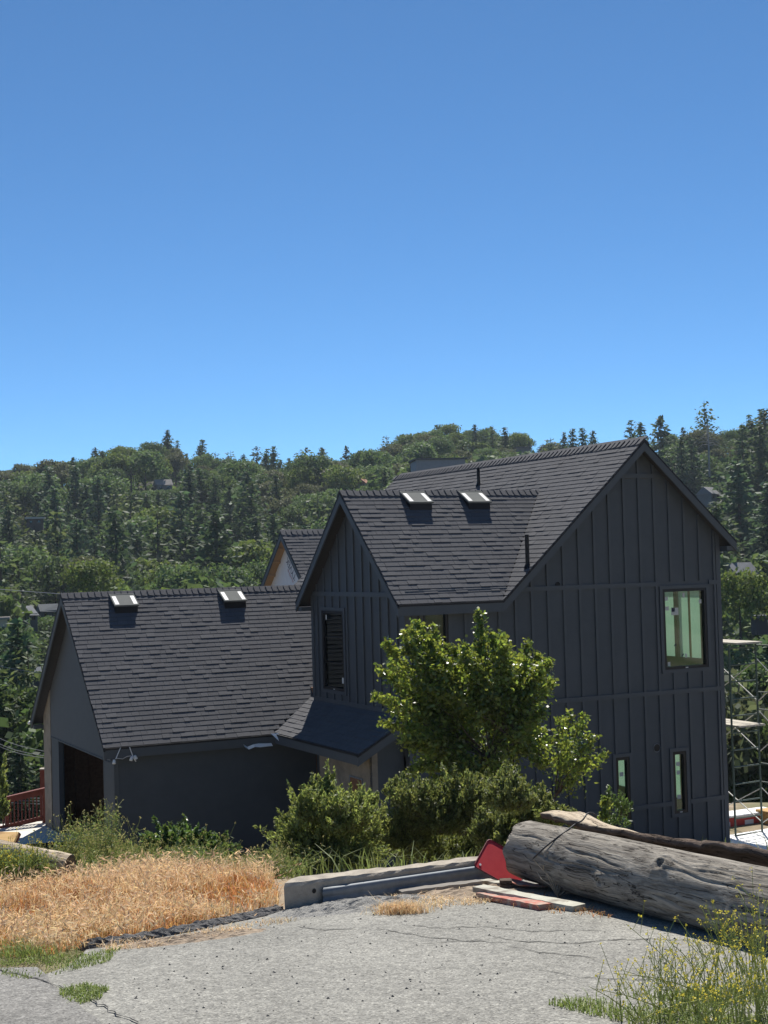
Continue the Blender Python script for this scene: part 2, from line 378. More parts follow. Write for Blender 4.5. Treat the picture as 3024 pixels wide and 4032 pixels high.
def window(P, u0, u1, z0, z1, nrm, out=.0, fw=.07, mull=(), trim=.085, name='window', label=None, stickers=(), glass='glass'):
    """P(u,z,o): o = distance out of the wall"""
    w = empty(name); w.parent = house; 
    if label: w['label'] = label
    def bar(a, c, d, e, o0, o1, nm, m):
        b = MB(); q = [P(a, d, o0), P(c, d, o0), P(c, e, o0), P(a, e, o0)]
        b.hexa(q, Vector(P(a, d, o1))-Vector(P(a, d, o0))); return b.build(nm, MT[m], w)
    lo, hi = min(u0, u1), max(u0, u1); u0, u1 = lo, hi
    b = MB()
    for a, c, d, e in ((u0, u0+fw, z0, z1), (u1-fw, u1, z0, z1), (u0+fw, u1-fw, z0, z0+fw), (u0+fw, u1-fw, z1-fw, z1)):
        q = [P(a, d, -.09), P(c, d, -.09), P(c, e, -.09), P(a, e, -.09)]; b.hexa(q, Vector(P(a, d, .02))-Vector(P(a, d, -.09)))
    b.build('frame', MT['frame'], w)
    bar(u0+fw, u1-fw, z0+fw, z1-fw, -.045, -.037, 'pane', glass)
    for m in mull: bar(u0+fw, u1-fw, m-.012, m+.012, -.036, -.02, 'glazing_bar', 'frame')
    t = trim
    for a, c, d, e in ((u0-t, u0, z0-t, z1+t), (u1, u1+t, z0-t, z1+t), (u0, u1, z0-t, z0), (u0, u1, z1, z1+t)):
        bar(a, c, d, e, .002, .034, 'trim_board', 'paint2')
    for a, c, d, e, m in stickers: bar(a, c, d, e, -.0365, -.0345, 'sticker', m)
    mx = (u0+u1)/2; bar(mx-.04, mx+.04, z0+.02, z0+.04, .021, .024, 'maker_label', 'sticker')
    return w

# glass: mostly clear, reflecting
def glassmat(name, tint, gl=.06):
    m = bpy.data.materials.new(name); m.use_nodes = True; nt = m.node_tree; nt.nodes.clear(); L = nt.links
    out = N(nt, 'ShaderNodeOutputMaterial'); tr = N(nt, 'ShaderNodeBsdfTransparent'); tr.inputs[0].default_value = (*tint, 1)
    g = N(nt, 'ShaderNodeBsdfGlossy'); g.inputs['Roughness'].default_value = .02; g.inputs[0].default_value = (.8, .9, .9, 1)
    fr = N(nt, 'ShaderNodeFresnel'); fr.inputs[0].default_value = 1.5
    mx = N(nt, 'ShaderNodeMixShader'); L.new(fr.outputs[0], mx.inputs[0]); L.new(tr.outputs[0], mx.inputs[1]); L.new(g.outputs[0], mx.inputs[2]); L.new(mx.outputs[0], out.inputs[0])
    return m
MT['glass'] = glassmat('window_glass', (.75, .86, .80))
MT['film'] = mat('pale_green_protective_film', (.70,.82,.72), (.76,.86,.77), 2.2, .7, stretch=(1, 8, .35), trans=.72)
MT['interior'] = mat('interior_gypsum', (.30,.31,.30), (.34,.35,.34), 3, .9)

# ---- front wall (Y = 0)
WINS = [(7.07, 8.41, -2.785, -.813), (5.525, 5.925, -6.283, -4.785), (7.21, 7.615, -6.29, -4.785), (.43, 1.08, -3.1, -1.02)]
def Pf(u, z, o=0): return H(u, -o, z)
ftop = lambda u: (max(ZE+P_*O_, ZA-P_*abs(u-XA)) if u > 2.0 else ZE+P_*O_)-DK
xk = XA-(ZA-(ZE+P_*O_))/P_
HOLES = [(w[0]+.01, w[1]-.01, w[2]+.01, w[3]-.01) for w in WINS]
b = MB(); wall_strips(b, Pf, [0, xk, XA, WT], ftop, lambda u: -7.55, HOLES, (0, .14, 0))
fwall = part(b, 'front_wall', 'paint')
def clear(u, z, pad=.1): return not any(w[0]-pad < u < w[1]+pad and w[2]-pad < z < w[3]+pad for w in WINS)
BANDS = [(.0, WT, -.6854), (.0, WT, -3.3306), (.0, WT, -6.031), (XA-1.0, XA+1.0, 1.965)]
def band_segments(x0, x1, z):
    segs = [(x0, x1)]
    for w in WINS:
        if w[2]-.09 < z+.055 and z-.055 < w[3]+.09:
            ns = []
            for a, c in segs:
                if w[1]+.085 <= a or w[0]-.085 >= c: ns.append((a, c))
                else:
                    if w[0]-.085 > a: ns.append((a, w[0]-.085))
                    if w[1]+.085 < c: ns.append((w[1]+.085, c))
            segs = ns
    return segs
for x0, x1, z in BANDS:
    if z > 1.5: x0, x1 = XA-(ZA-DK-z-.1)/P_, XA+(ZA-DK-z-.1)/P_
    for a, c in band_segments(x0, x1-(.1 if x1 == WT else 0), z):
        part(MB().box(H(a, -.042, z-.055), H(c, -.001, z+.055)), 'band', 'paint2', fwall)
k0 = int((4.212-0.15)/.4475)
bx = [4.212+.4475*i for i in range(-9, 11)]
zb = [-7.55, -6.031, -3.3306, -.6854, 1.965, 9]
for x in bx:
    if x < .12 or x > WT-.08: continue
    tp = ftop(x-.03) if x > XA else ftop(x-.03)
    tp = min(ftop(x-.033), ftop(x+.033))
    for a, c in zip(zb[:-1], zb[1:]):
        lo = a+.055 if a > -7.5 else a; hi = min(c-.055, tp)
        if c == 1.965 and abs(x-XA) > .75: hi = min(9, tp)
        if a == 1.965 and abs(x-XA) > .75: continue
        if hi-lo < .06: continue
        segs = [(lo, hi)]
        for w in WINS:
            if w[0]-.12 < x < w[1]+.12:
                ns = []
                for p, q in segs:
                    if w[3]+.085 <= p or w[2]-.085 >= q: ns.append((p, q)); continue
                    if w[2]-.085 > p: ns.append((p, w[2]-.085))
                    if w[3]+.085 < q: ns.append((w[3]+.085, q))
                segs = ns
        for p, q in segs:
            if q-p > .05: part(MB().box(H(x-.032, -.037, p), H(x+.032, -.001, q)), 'batten', 'paint2', fwall)
part(MB().box(H(WT-.1, -.032, -7.55), H(WT+.032, -.001, ftop(WT-.1)+.02)), 'corner_board', 'paint2', fwall)
part(MB().box(H(.002, -.032, -7.55), H(.12, -.001, ftop(.1))), 'corner_board', 'paint2', fwall)
nrm = (0, -1, 0)
def st(l): return l
window(Pf, *WINS[0], nrm, label='large window with pale green film seen through the glass', stickers=[(7.18,7.30,-1.12,-.98,'sticker2') , (7.18,7.29,-1.35,-1.22,'sticker2'), (7.36,7.60,-1.5,-1.27,'sticker2'), (7.38,7.49,-1.40,-1.28,'ink'), (7.2,7.32,-2.71,-2.6,'sticker2'), (7.36,7.46,-2.28,-2.24,'ink'),(7.64,7.70,-2.53,-2.44,'ink'),(7.74,7.80,-1.05,-.93,'sticker2'),(7.74,7.80,-2.55,-2.45,'sticker2')] if 'sticker2' in MT else ())
window(Pf, *WINS[1], nrm, fw=.075)
window(Pf, *WINS[2], nrm, fw=.075)
window(Pf, *WINS[3], nrm)
for x, z, r in ((6.752, -4.65, .1), (4.049, -.60, .055)):          # round vent openings
    n = 20; ring = MB(); c = [H(x+r*1.0*math.cos(2*math.pi*i/n), -.001, z+r*math.sin(2*math.pi*i/n)) for i in range(n)]
    vo = empty('vent_opening'); vo.parent = house
    MB().poly(c, (0, -.012, 0)).build('vent_hole', MT['black'], vo)
    rg = MB(); rg.tube([H(x+r*math.cos(2*math.pi*i/n), -.016, z+r*math.sin(2*math.pi*i/n)) for i in range(n+1)], .008, 5, False); rg.build('vent_rim', MT['galv'] if r > .08 else MT['black'], vo, smooth=True)

# ---- right wall (X = WT) with film-covered windows that show through the glass, back wall, inner partition
def Pr(u, z, o=0): return H(WT-.001+o, u, z)
RW = [(.62, 1.55, -2.62, -.9), (1.68, 2.75, -2.62, -.9), (1.0, 2.3, -6.3, -4.8), (3.1, 4.6, -6.3, -4.8), (5.4, 7, -2.6, -.9)]
rtop = ftop(WT)
b = MB(); wall_strips(b, Pr, [.145, LM], lambda u: rtop, lambda u: -7.55, RW, (-.14, 0, 0)); rwall = part(b, 'side_wall', 'paint')
for u0, u1, z0, z1 in RW:
    b = MB(); b.hexa([H(WT-.08, u0, z0), H(WT-.08, u1, z0), H(WT-.08, u1, z1), H(WT-.08, u0, z1)], (.004, 0, 0)); b.build('window_film', MT['film'], rwall)
    part(MB().box(H(WT-.12, (u0+u1)/2-.03, z0), H(WT-.09, (u0+u1)/2+.03, z1)), 'mullion', 'stud', rwall)
b = MB(); wall_strips(b, lambda u, z: H(u, LM, z), [2.66, XA, WT], lambda u: ZA-P_*abs(u-XA)-DK, lambda u: -7.55, [], (0, -.14, 0)); part(b, 'back_wall', 'paint')
part(MB().box(H(2.66, 5.2, -7.55), H(2.80, LM-.141, ZE+P_*.3-DK)), 'side_wall', 'paint')
part(MB().box(H(.142, .142, -3.3), H(WT-.142, LM-.2, -3.15)), 'floor', 'osb')
part(MB().box(H(.142, .142, -7.2), H(WT-.142, LM-.2, -7.05)), 'floor', 'osb')
part(MB().box(H(.16, .16, -3.14), H(1.6, .2, -.8)), 'partition_or_blackout', 'black')  # black sheet added close behind the left window, standing in for a dark room
part(MB().box(H(2.9, 5.3, -7.0), H(WT-.145, 5.4, -3.31)), 'partition_or_blackout', 'interior')
part(MB().box(H(2.9, 4.4, -3.14), H(WT-.145, 4.5, 0.4)), 'partition_or_blackout', 'interior')

# ---- upper gable wall facing left (X = 0)
def Px(u, z, o=0): return H(-o, u, z)
XW = (3.275, 4.57, -3.09, -1.13)
gtop = lambda u: ZR-P_*abs(u-YR)-DK
b = MB(); wall_strips(b, Px, [.001, YR, 2*YR], gtop, lambda u: -4.3, [(XW[0]+.01, XW[1]-.01, XW[2]+.01, XW[3]-.01)], (.14, 0, 0))
gwall = part(b, 'gable_wall', 'paint')
for i in range(-1, 12):
    y = 4.847-.4475*i
    if not .1 < y < 2*YR-.06: continue
    tp = min(gtop(y-.032), gtop(y+.032))
    for a, c in ((ZW+.1, -.77), (-.655, tp)):
        segs = [(a, min(c, tp))]
        if XW[0]-.12 < y < XW[1]+.12 and a < -2: segs = [(a, XW[2]-.085), (XW[3]+.085, c)]
        for p, q in segs:
            if q-p > .05: part(MB().box(H(-.037, y-.032, p), H(-.001, y+.032, q)), 'batten', 'paint2', gwall)
part(MB().box(H(-.042, .1, -.768), H(-.001, 2*YR-.1, -.657)), 'band', 'paint2', gwall)
part(MB().box(H(-.03, .001, ZW-.35), H(-.001, 2*YR, ZW+.1)), 'skirt_board', 'paint2', gwall)
part(MB().box(H(-.034, 2*YR-.1, ZW+.1), H(-.001, 2*YR+.03, gtop(2*YR-.1))), 'corner_board', 'paint2', gwall)
part(MB().box(H(-.034, -.033, ZW-.35), H(-.001, .1, gtop(.1))), 'corner_board', 'paint2', gwall)
MT['glass2'] = glassmat('dark_window_glass', (.45, .52, .52))
window(Px, *XW, (-1, 0, 0), mull=(-1.78, -2.42), label='tall dark window facing the lower roof', stickers=[(4.40, 4.46, -1.36, -1.24, 'white'), (3.42, 3.56, -2.90, -2.76, 'white')], glass='glass2')

# ---- roofs: decks
def deck(name, q, parent=house, m='deck', t=DK-.02):
    return part(MB().hexa([H(*p) for p in q], (0, 0, -t)), name, m, parent)
ds = -.022
xdl = XA-(ZA-ZR)/P_
rm = deck('roof', [(XA-HL, -O_, ZE+ds), (XA, -O_, ZA+ds), (XA, LM+.3, ZA+ds), (XA-HL, LM+.3, ZE+ds)])
rm2 = deck('roof', [(XA, -O_, ZA+ds), (XA+HR, -O_, ZA-P_*HR+ds), (XA+HR, LM+.3, ZA-P_*HR+ds), (XA, LM+.3, ZA+ds)])
rd = deck('roof', [(-OD, -O_, ZE+ds), (xdl+.02-(YR+O_), -O_, ZE+ds), (xdl+.02, YR, ZR+ds), (-OD, YR, ZR+ds)])
rd2 = deck('roof', [(-OD, YR, ZR+ds), (xdl+.02, YR, ZR+ds), (xdl+.02-(YR+O_), 2*YR+O_, ZE+ds), (-OD, 2*YR+O_, ZE+ds)])
rg_ = deck('roof', [(-LG-OG, YG-WG, ZGE+ds), (2.8, YG-WG, ZGE+ds), (2.8, YG, ZG+ds), (-LG-OG, YG, ZG+ds)])
rg2 = deck('roof', [(-LG-OG, YG, ZG+ds), (2.8, YG, ZG+ds), (2.8, YG+WG, ZGE+ds), (-LG-OG, YG+WG, ZGE+ds)])
rs_ = deck('roof', [(-XSH, YSN, ZSE+ds), (-.002, YSN, ZW+ds), (-.002, YG-WG+.9, ZW+ds), (-XSH, YG-WG+.02, ZSE+ds)], t=.1)

# ---- shingles
PIECES = []      # (slope id, 4x4 matrix in house space, width, thick, length)
def shingle_slope(sid, O, u, v, nrows, expo, rng, urange, seed):
    O = Vector(O); u = Vector(u).normalized(); v = Vector(v).normalized(); n = u.cross(v).normalized()
    if n.z < 0: n = -n
    rr = random.Random(seed); out = []
    for r in range(nrows):
        u0, u1 = urange(r*expo); x = u0-rr.uniform(0, .02)
        if u1-u0 < .08: continue
        first = True
        while x < u1-.02:
            w = rr.choice((.15, .19, .23, .27, .31, .36))
            if first: w *= rr.uniform(.4, 1); first = False
            if x+w > u1-.07: w = u1-x
            if w > .5: w = .3
            thick = rr.choice((.017, .018, .018, .019, .026))
            out.append((sid, O, u, v, n, x, w, r*expo+rr.uniform(-.0015, .0015), thick, expo*1.32))
            x += w
    PIECES.extend(out)
def piece_verts(pc):
    sid, O, u, v, n, x, w, b0, t, L = pc; g = .0025
    base = O+u*(x+g)+v*b0
    U = u*(w-2*g); V = v*L
    a0, a1 = n*-.012, n*.004; c0, c1 = n*(t-.016), n*t
    return [base+a0, base+U+a0, base+U+V+a0-n*.012, base+V+a0-n*.012, base+c1, base+U+c1, base+U+V+a1, base+V+a1]
PF = [(4, 5, 6, 7), (0, 1, 5, 4), (1, 2, 6, 5), (3, 0, 4, 7)]
S2 = math.sqrt(1+P_*P_)
cv, sv = 1/S2, P_/S2
EX = .1565
zat = lambda b: ZE+b*sv
# dormer slope towards the camera
shingle_slope('upper', H(0, -O_, ZE), (1, 0, 0), (0, cv, sv), 25, EX, None, lambda b: (-OD-.02, XA-(ZA-zat(b))/P_+.06), 1)
# garage slope
def ur_g(b):
    y = YG-WG+b*cv; z = ZGE+b*sv
    if y < 2*YR: 
        xv = -XSH + (z-ZSE)/((ZW-ZSE)/XSH)      # valley against the shed roof
        return (-LG-OG-.02, min(xv+.03, 0))
    return (-LG-OG-.02, 2.75)
shingle_slope('garage', H(0, YG-WG, ZGE), (1, 0, 0), (0, cv, sv), 34, EX, None, ur_g, 2)
# shed roof (drops to the left)
SL = math.hypot(XSH, ZW-ZSE); 
def ur_s(b):
    z = ZSE+b*(ZW-ZSE)/SL; ye = YG-WG+(z-ZGE)/P_
    return (-(ye+.05), -YSN+.01)
shingle_slope('shed', H(-XSH, 0, ZSE), (0, -1, 0), (XSH/SL, 0, (ZW-ZSE)/SL), int(SL/EX)+1, EX, None, ur_s, 3)
# main slope facing left
def ur_m(b):
    z = ZE+b*sv
    if z < ZR: 
        yv = -O_+(z-ZE)/P_
        return (O_*-1+(-LM-.3+O_) if False else -yv-.06, O_+.02)
    return (-LM-.3, O_+.02)
shingle_slope('main', H(XA-HL, 0, ZE), (0, -1, 0), (cv, 0, sv), int(HL*S2/EX)+1, EX, None, ur_m, 4)
# main slope beyond the cross gable, seen past its far side
def ur_m2(b):
    z = ZE+b*sv
    if z >= ZR: return (0, 0)
    return (-LM-.3, -(2*YR+O_-(z-ZE)/P_)+.06)
shingle_slope('main', H(XA-HL, 0, ZE), (0, -1, 0), (cv, 0, sv), int(HL*S2/EX)+1, EX, None, ur_m2, 5)

# rear gable beyond the garage
RX, RY, RZ, RWD = 4.2, 16.8, 1.17, 2.6
rr1 = deck('roof', [(RX-.3, RY-RWD, RZ-P_*RWD+ds), (9.5, RY-RWD, RZ-P_*RWD+ds), (9.5, RY, RZ+ds), (RX-.3, RY, RZ+ds)])
rr2 = deck('roof', [(RX-.3, RY, RZ+ds), (9.5, RY, RZ+ds), (9.5, RY+RWD, RZ-P_*RWD+ds), (RX-.3, RY+RWD, RZ-P_*RWD+ds)])
b = MB(); wall_strips(b, lambda u, z: H(RX, u, z), [RY-RWD+.3, RY, RY+RWD-.3], lambda u: RZ-P_*abs(u-RY)-DK, lambda u: -7.5, [], (.12, 0, 0)); rwrap = part(b, 'wrapped_wall', 'wrap')
rwrap['label'] = 'white printed house wrap on the unfinished rear gable'
part(MB().box(H(RX+.13, RY-RWD+.3, -7.5), H(9.5, RY-RWD+.42, RZ-P_*(RWD-.3)-DK)), 'side_wall', 'paint')
part(MB().box(H(RX+.13, RY+RWD-.42, -7.5), H(9.5, RY+RWD-.3, RZ-P_*(RWD-.3)-DK)), 'side_wall', 'paint')
# bare soffit boards under the far slope of the rear gable
b = MB(); b.hexa([H(RX-.29, RY+.05, RZ-P_*.05-DK-.02), H(RX-.005, RY+.05, RZ-P_*.05-DK-.02), H(RX-.005, RY+RWD-.05, RZ-P_*(RWD-.05)-DK-.02), H(RX-.29, RY+RWD-.05, RZ-P_*(RWD-.05)-DK-.02)], (0, 0, -.03)); part(b, 'soffit_board', 'stud')
for k in range(4):
    yy = RY+.35+k*.5; part(MB().hexa([H(RX-.29, yy, RZ-P_*(yy-RY)-DK-.051), H(RX-.006, yy, RZ-P_*(yy-RY)-DK-.051), H(RX-.006, yy+.05, RZ-P_*(yy+.05-RY)-DK-.051), H(RX-.29, yy+.05, RZ-P_*(yy+.05-RY)-DK-.051)], (0, 0, -.07)), 'lookout', 'stud')
shingle_slope('rear', H(0, RY-RWD, RZ-P_*RWD), (1, 0, 0), (0, cv, sv), int(RWD*S2/EX)+1, EX, None, lambda b: (RX-.32, 8.5), 6)

# the 300 nearest shingles are pieces of their own, the rest one field
roofs = {'upper': rd, 'garage': rg_, 'shed': rs_, 'main': rm, 'rear': rr1}
ups = sorted([p for p in PIECES if p[0] == 'upper'], key=lambda p: p[7])[:300]
keep = set(id(p) for p in ups)
fv = []; ff = []
for p in PIECES:
    if id(p) in keep: continue
    k = len(fv); fv += [tuple(q) for q in piece_verts(p)]; ff += [tuple(k+i for i in f) for f in PF]
tag(link('shingle_field', npmesh('shingle_field', fv, ff, MT['shingle']), house), kind='stuff')
cache = {}
for p in ups:
    sid, O, u, v, n, x, w, b0, t, L = p
    wq = round(w, 2); key = (wq, t)
    if key not in cache:
        q = ('s', Vector((0,0,0)), Vector((1,0,0)), Vector((0,cv,sv)), Vector((0,-sv,cv)), 0, wq, 0, t, L)
        cache[key] = [npmesh('shingle', [tuple(a) for a in piece_verts(q)], PF, MT['shingle'])]
    o = link('shingle', cache[key][0], rd); o.location = O+u*x+v*b0

# ridge caps
def caps(name_parent, a, c, side, n0=.18):
    a = Vector(a); c = Vector(c); L = (c-a).length; d = (c-a)/L; s = Vector(side).normalized(); n = int(L/n0)
    rr = random.Random(int(L*100)); w = .15; ln = .235
    def sec(x, lift, th):
        ap = a+d*x+Vector((0, 0, lift+.012))
        return [ap+s*w-Vector((0,0,w*P_)), ap+Vector((0,0,.0)), ap-s*w-Vector((0,0,w*P_)),
                ap+s*w-Vector((0,0,w*P_+th)), ap-Vector((0,0,th)), ap-s*w-Vector((0,0,w*P_+th))]
    b = MB(); v = [x-a for x in sec(0, .045, .03)+sec(ln, .006, .01)]
    b.add(v, [(0,1,7,6), (1,2,8,7), (0,3,4,1), (1,4,5,2), (3,0,6,9), (2,5,11,8), (6,7,10,9), (7,8,11,10)])
    me = b.mesh('ridge_cap', MT['shingle'])
    for k in range(n+1):
        o = link('ridge_cap', me, name_parent); o.location = a+d*(k*n0)+Vector((0, 0, rr.uniform(-.004, .006)))
caps(rd, H(-OD-.04, YR, ZR), H(xdl+.08, YR, ZR), (0, 1, 0), .178)
caps(rg_, H(-LG-OG-.04, YG, ZG), H(2.2, YG, ZG), (0, 1, 0), .178)
caps(rm, H(XA, -O_-.04, ZA), H(XA, LM+.3, ZA), (1, 0, 0), .2)
caps(rr1, H(RX-.34, RY, RZ), H(8.6, RY, RZ), (0, 1, 0), .2)

# ---- fascia boards with black drip edge
def fascia(p0, p1, tv, h=.205):
    f = part(MB().para(H(*p0)+Vector((0,0,-.05)), H(*p1)+Vector((0,0,-.05)), h, tv), 'fascia', 'paint2')
    t2 = Vector(tv)*1.25
    part(MB().para(H(*p0)+Vector((0,0,-.004)), H(*p1)+Vector((0,0,-.004)), .044, t2), 'drip_edge', 'drip', f)
fascia((XA, -O_, ZA), (XA+HR, -O_, ZA-P_*HR), (0, -.035, 0))
fascia((XA-HL, -O_, ZE), (XA, -O_, ZA), (0, -.035, 0))
fascia((-OD, -O_, ZE), (XA-HL, -O_, ZE), (0, -.034, 0))
fascia((-OD, -O_-.036, ZE-P_*.036), (-OD, YR, ZR), (-.035, 0, 0))
fascia((-OD, YR, ZR), (-OD, 2*YR+O_, ZE), (-.035, 0, 0))
fascia((XA+HR, -O_, ZA-P_*HR), (XA+HR, LM+.3, ZA-P_*HR), (.035, 0, 0))
fascia((-LG-OG, YG-WG-.036, ZGE-P_*.036), (-LG-OG, YG, ZG), (-.035, 0, 0))
fascia((-LG-OG, YG, ZG), (-LG-OG, YG+WG, ZGE), (-.035, 0, 0))
fascia((-LG-OG, YG-WG, ZGE), (-XSH+.02, YG-WG, ZGE), (0, -.035, 0))
fascia((-XSH, YG-WG, ZSE), (-XSH, YSN, ZSE), (-.035, 0, 0), .19)
fascia((-XSH-.036, YSN, ZSE-.02), (-.001, YSN, ZW), (0, -.035, 0), .19)
fascia((RX-.3, RY-RWD, RZ-P_*RWD), (RX-.3, RY, RZ), (-.035, 0, 0))
fascia((RX-.3, RY, RZ), (RX-.3, RY+RWD, RZ-P_*RWD), (-.035, 0, 0))
# boxed eave returns
part(MB().box(H(-OD+.001, 2*YR+.005, ZE-.24), H(-.002, 2*YR+O_-.002, ZE-.14)), 'eave_return', 'paint2')
part(MB().box(H(WT+.034, -O_+.001, ZA-P_*HR-.245), H(XA+HR-.002, -.001, ZA-P_*HR-.13)), 'eave_return', 'paint2')
part(MB().box(H(-LG-OG+.001, YG+HG+.005, ZGE-.24), H(-LG-.04, YG+WG-.002, ZGE-.14)), 'eave_return', 'paint2')

# ---- garage walls
b = MB(); wall_strips(b, lambda u, z: H(-LG, u, z), [YG-HG, YG, YG+HG], lambda u: ZG-P_*abs(u-YG)-DK, lambda u: -7.5, [(5.97, 10.66, -7.6, GH)], (.14, 0, 0)); gg = part(b, 'garage_gable_wall', 'paint')
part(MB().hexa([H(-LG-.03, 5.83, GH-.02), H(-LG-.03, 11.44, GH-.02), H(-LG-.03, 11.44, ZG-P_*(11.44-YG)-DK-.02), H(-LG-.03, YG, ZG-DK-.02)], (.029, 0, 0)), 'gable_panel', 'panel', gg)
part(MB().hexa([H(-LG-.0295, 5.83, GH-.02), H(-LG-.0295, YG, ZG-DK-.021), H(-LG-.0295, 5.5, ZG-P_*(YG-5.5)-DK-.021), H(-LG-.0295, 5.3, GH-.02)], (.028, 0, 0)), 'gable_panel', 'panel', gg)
part(MB().box(H(-LG-.05, 5.83, GH-.06), H(-LG-.001, 11.44, GH-.021)), 'header_trim', 'paint2', gg)
part(MB().hexa([H(-LG-.045, 11.44, -7.5), H(-LG-.045, YG+HG+.02, -7.5), H(-LG-.045, YG+HG+.02, ZG-P_*(HG+.02)-DK-.01), H(-LG-.045, 11.44, ZG-P_*(11.44-YG)-DK-.01)], (.044, 0, 0)), 'bare_stucco_strip', 'stucco', gg)
part(MB().box(H(-LG-.02, 10.62, -7.5), H(-LG+.1, 11.43, GH-.061)), 'door_jamb', 'paint2', gg)
part(MB().box(H(-LG-.02, YG-HG+.01, -7.5), H(-LG+.1, 6.0, GH-.061)), 'door_jamb', 'paint2', gg)
b = MB().box(H(-LG+.0, YG-HG+.001, -7.5), H(-.07, YG-HG+.14, ZG-P_*HG-DK)); gs = part(b, 'garage_side_wall', 'paint')
for k in range(17):
    z = -7.45+k*.205
    if z+.2 > ZG-P_*HG-DK: break
    part(MB().hexa([H(-LG+.09, YG-HG-.022, z), H(-.075, YG-HG-.022, z), H(-.075, YG-HG-.004, z+.204), H(-LG+.09, YG-HG-.004, z+.204)], (0, .012, 0)), 'lap_siding_plank', 'paint', gs)
part(MB().box(H(-LG-.02, YG-HG-.03, -7.5), H(-LG+.089, YG-HG, ZG-P_*HG-DK)), 'corner_board', 'paint2', gs)
bw = part(MB().box(H(-LG+.141, YG+HG-.14, -7.5), H(2.6, YG+HG, ZG-P_*HG-DK)), 'garage_back_wall', 'stucco')
part(MB().box(H(-LG+.15, YG+HG-.16, -7.1), H(2.6, YG+HG-.141, ZG-P_*HG-DK-.02)), 'sheathing', 'osb', bw)
for k in range(13):
    x = -LG+.35+k*.41; part(MB().box(H(x, YG+HG-.25, -7.05), H(x+.04, YG+HG-.161, ZG-P_*HG-DK-.03)), 'stud', 'osb', bw)
part(MB().box(H(-LG+.15, YG-HG+.15, -7.2), H(2.6, YG+HG-.26, -7.05)), 'garage_floor', 'concrete')
part(MB().box(H(.8, YG-HG+.15, -7.0), H(.9, YG+HG-.3, -4.3)), 'partition_or_blackout', 'osb')
part(MB().box(H(.3, .6, -14), H(8.6, 12.3, -7.56)), 'foundation', 'concrete')
part(MB().box(H(4.1, 14.6, -16), H(9.3, 19.0, -7.56)), 'foundation', 'concrete')
part(MB().box(H(-5.1, 6.5, -12), H(.2, 12.1, -7.56)), 'foundation', 'concrete')
# ---- shed bump-out walls
sw = part(MB().box(H(-XSW, .24, -7.5), H(-XSW+.14, 3.15, ZSE-.05)), 'stucco_wall', 'stucco')
part(MB().box(H(-.06, .4, -7.5), H(-.002, YG-HG-.031, ZW-.1)), 'porch_wall', 'paint')
part(MB().box(H(-XSW-.012, .74, -5.4), H(-XSW-.001, 1.4, -4.82)), 'access_panel', 'osb', sw)
b = MB()
for a, c in (((.72, -5.4), (.755, -4.80)), ((1.39, -5.4), (1.425, -4.80)), ((.756, -4.835), (1.389, -4.80))): b.box(H(-XSW-.02, a[0], a[1]), H(-XSW-.003, c[0], c[1]))
part(b, 'panel_flashing', 'bluefl' if 'bluefl' in MT else 'galv', sw)
b = MB(); b.hexa([H(-XSW, .242, -7.5), H(-.005, .242, -7.5), H(-.005, .242, ZW-.25), H(-XSW, .242, ZSE-.02)], (0, .12, 0)); part(b, 'end_wall', 'paint')
# torn flashing at the valley foot
b = MB(); rr = random.Random(4); pts = [(-2.15, 4.70, -4.33), (-2.05, 4.69, -4.40), (-1.9, 4.66, -4.34), (-1.75, 4.68, -4.35), (-1.55, 4.67, -4.36), (-1.42, 4.68, -4.36)]
for (x, y, z) in pts: b.v += [tuple(H(x, y, z+rr.uniform(.0, .02))), tuple(H(x+.02, y-.05, z-.05-rr.uniform(0, .03)))]
b.f = [(2*i, 2*i+2, 2*i+3, 2*i+1) for i in range(len(pts)-1)]
b.build('torn_flashing', MT['tarp'], house)
b = MB(); b.hexa([H(-1.42, 4.68, -4.12), H(-1.28, 4.55, -4.11), H(-1.18, 4.35, -4.28), H(-1.30, 4.42, -4.30)], (-.01, -.01, .005)); b.build('torn_flashing', MT['tarp'], house)

# ---- skylights
def skylight(x0, yt, zt, m):
    s = empty('skylight'); s.parent = house
    x1 = x0+.66; yb = yt-.52; zb_ = zt-.29; zr0 = zt-.02
    rp = lambda y: zr0-(yt-y)*P_
    b = MB(); q = [H(x0+.03, yb+.03, rp(yb+.03)-.05), H(x1-.03, yb+.03, rp(yb+.03)-.05), H(x1-.03, yt-.02, rp(yt-.02)-.05), H(x0+.03, yt-.02, rp(yt-.02)-.05)]
    t = [H(x0+.03, yb+.03, zb_), H(x1-.03, yb+.03, zb_), H(x1-.03, yt-.02, zt-.015), H(x0+.03, yt-.02, zt-.015)]
    b.add(q+t, [(0,3,2,1),(4,5,6,7),(0,1,5,4),(1,2,6,5),(2,3,7,6),(3,0,4,7)]); b.build('curb', MT['black'], s)
    lid = MB().hexa([H(x0, yb, zb_+.002), H(x1, yb, zb_+.002), H(x1, yt, zt), H(x0, yt, zt)], (0, -.012, .03)).build('lid', MT['alu'], s)
    pt = lambda u, v, o: H(x0+.66*u, yb+(yt-yb)*v-.012*o, zb_+.002+(zt-zb_-.002)*v+.03*o)
    for u0, u1 in ((.06, .22), (.80, .96)):
        b = MB().hexa([pt(u0, .10, 1.02), pt(u1, .10, 1.02), pt(u1, .82, 1.02), pt(u0, .82, 1.02)], (0, -.0006, .002)); b.build('sticker', MT[m], lid)
    b = MB()
    for u0, u1, v0, v1 in ((0, .03, 0, 1), (.97, 1, 0, 1), (.03, .97, 0, .05), (.03, .97, .95, 1)):
        b.hexa([pt(u0, v0, 1.02), pt(u1, v0, 1.02), pt(u1, v1, 1.02), pt(u0, v1, 1.02)], (0, -.003, .008))
    b.build('rim', MT['alu'], lid)
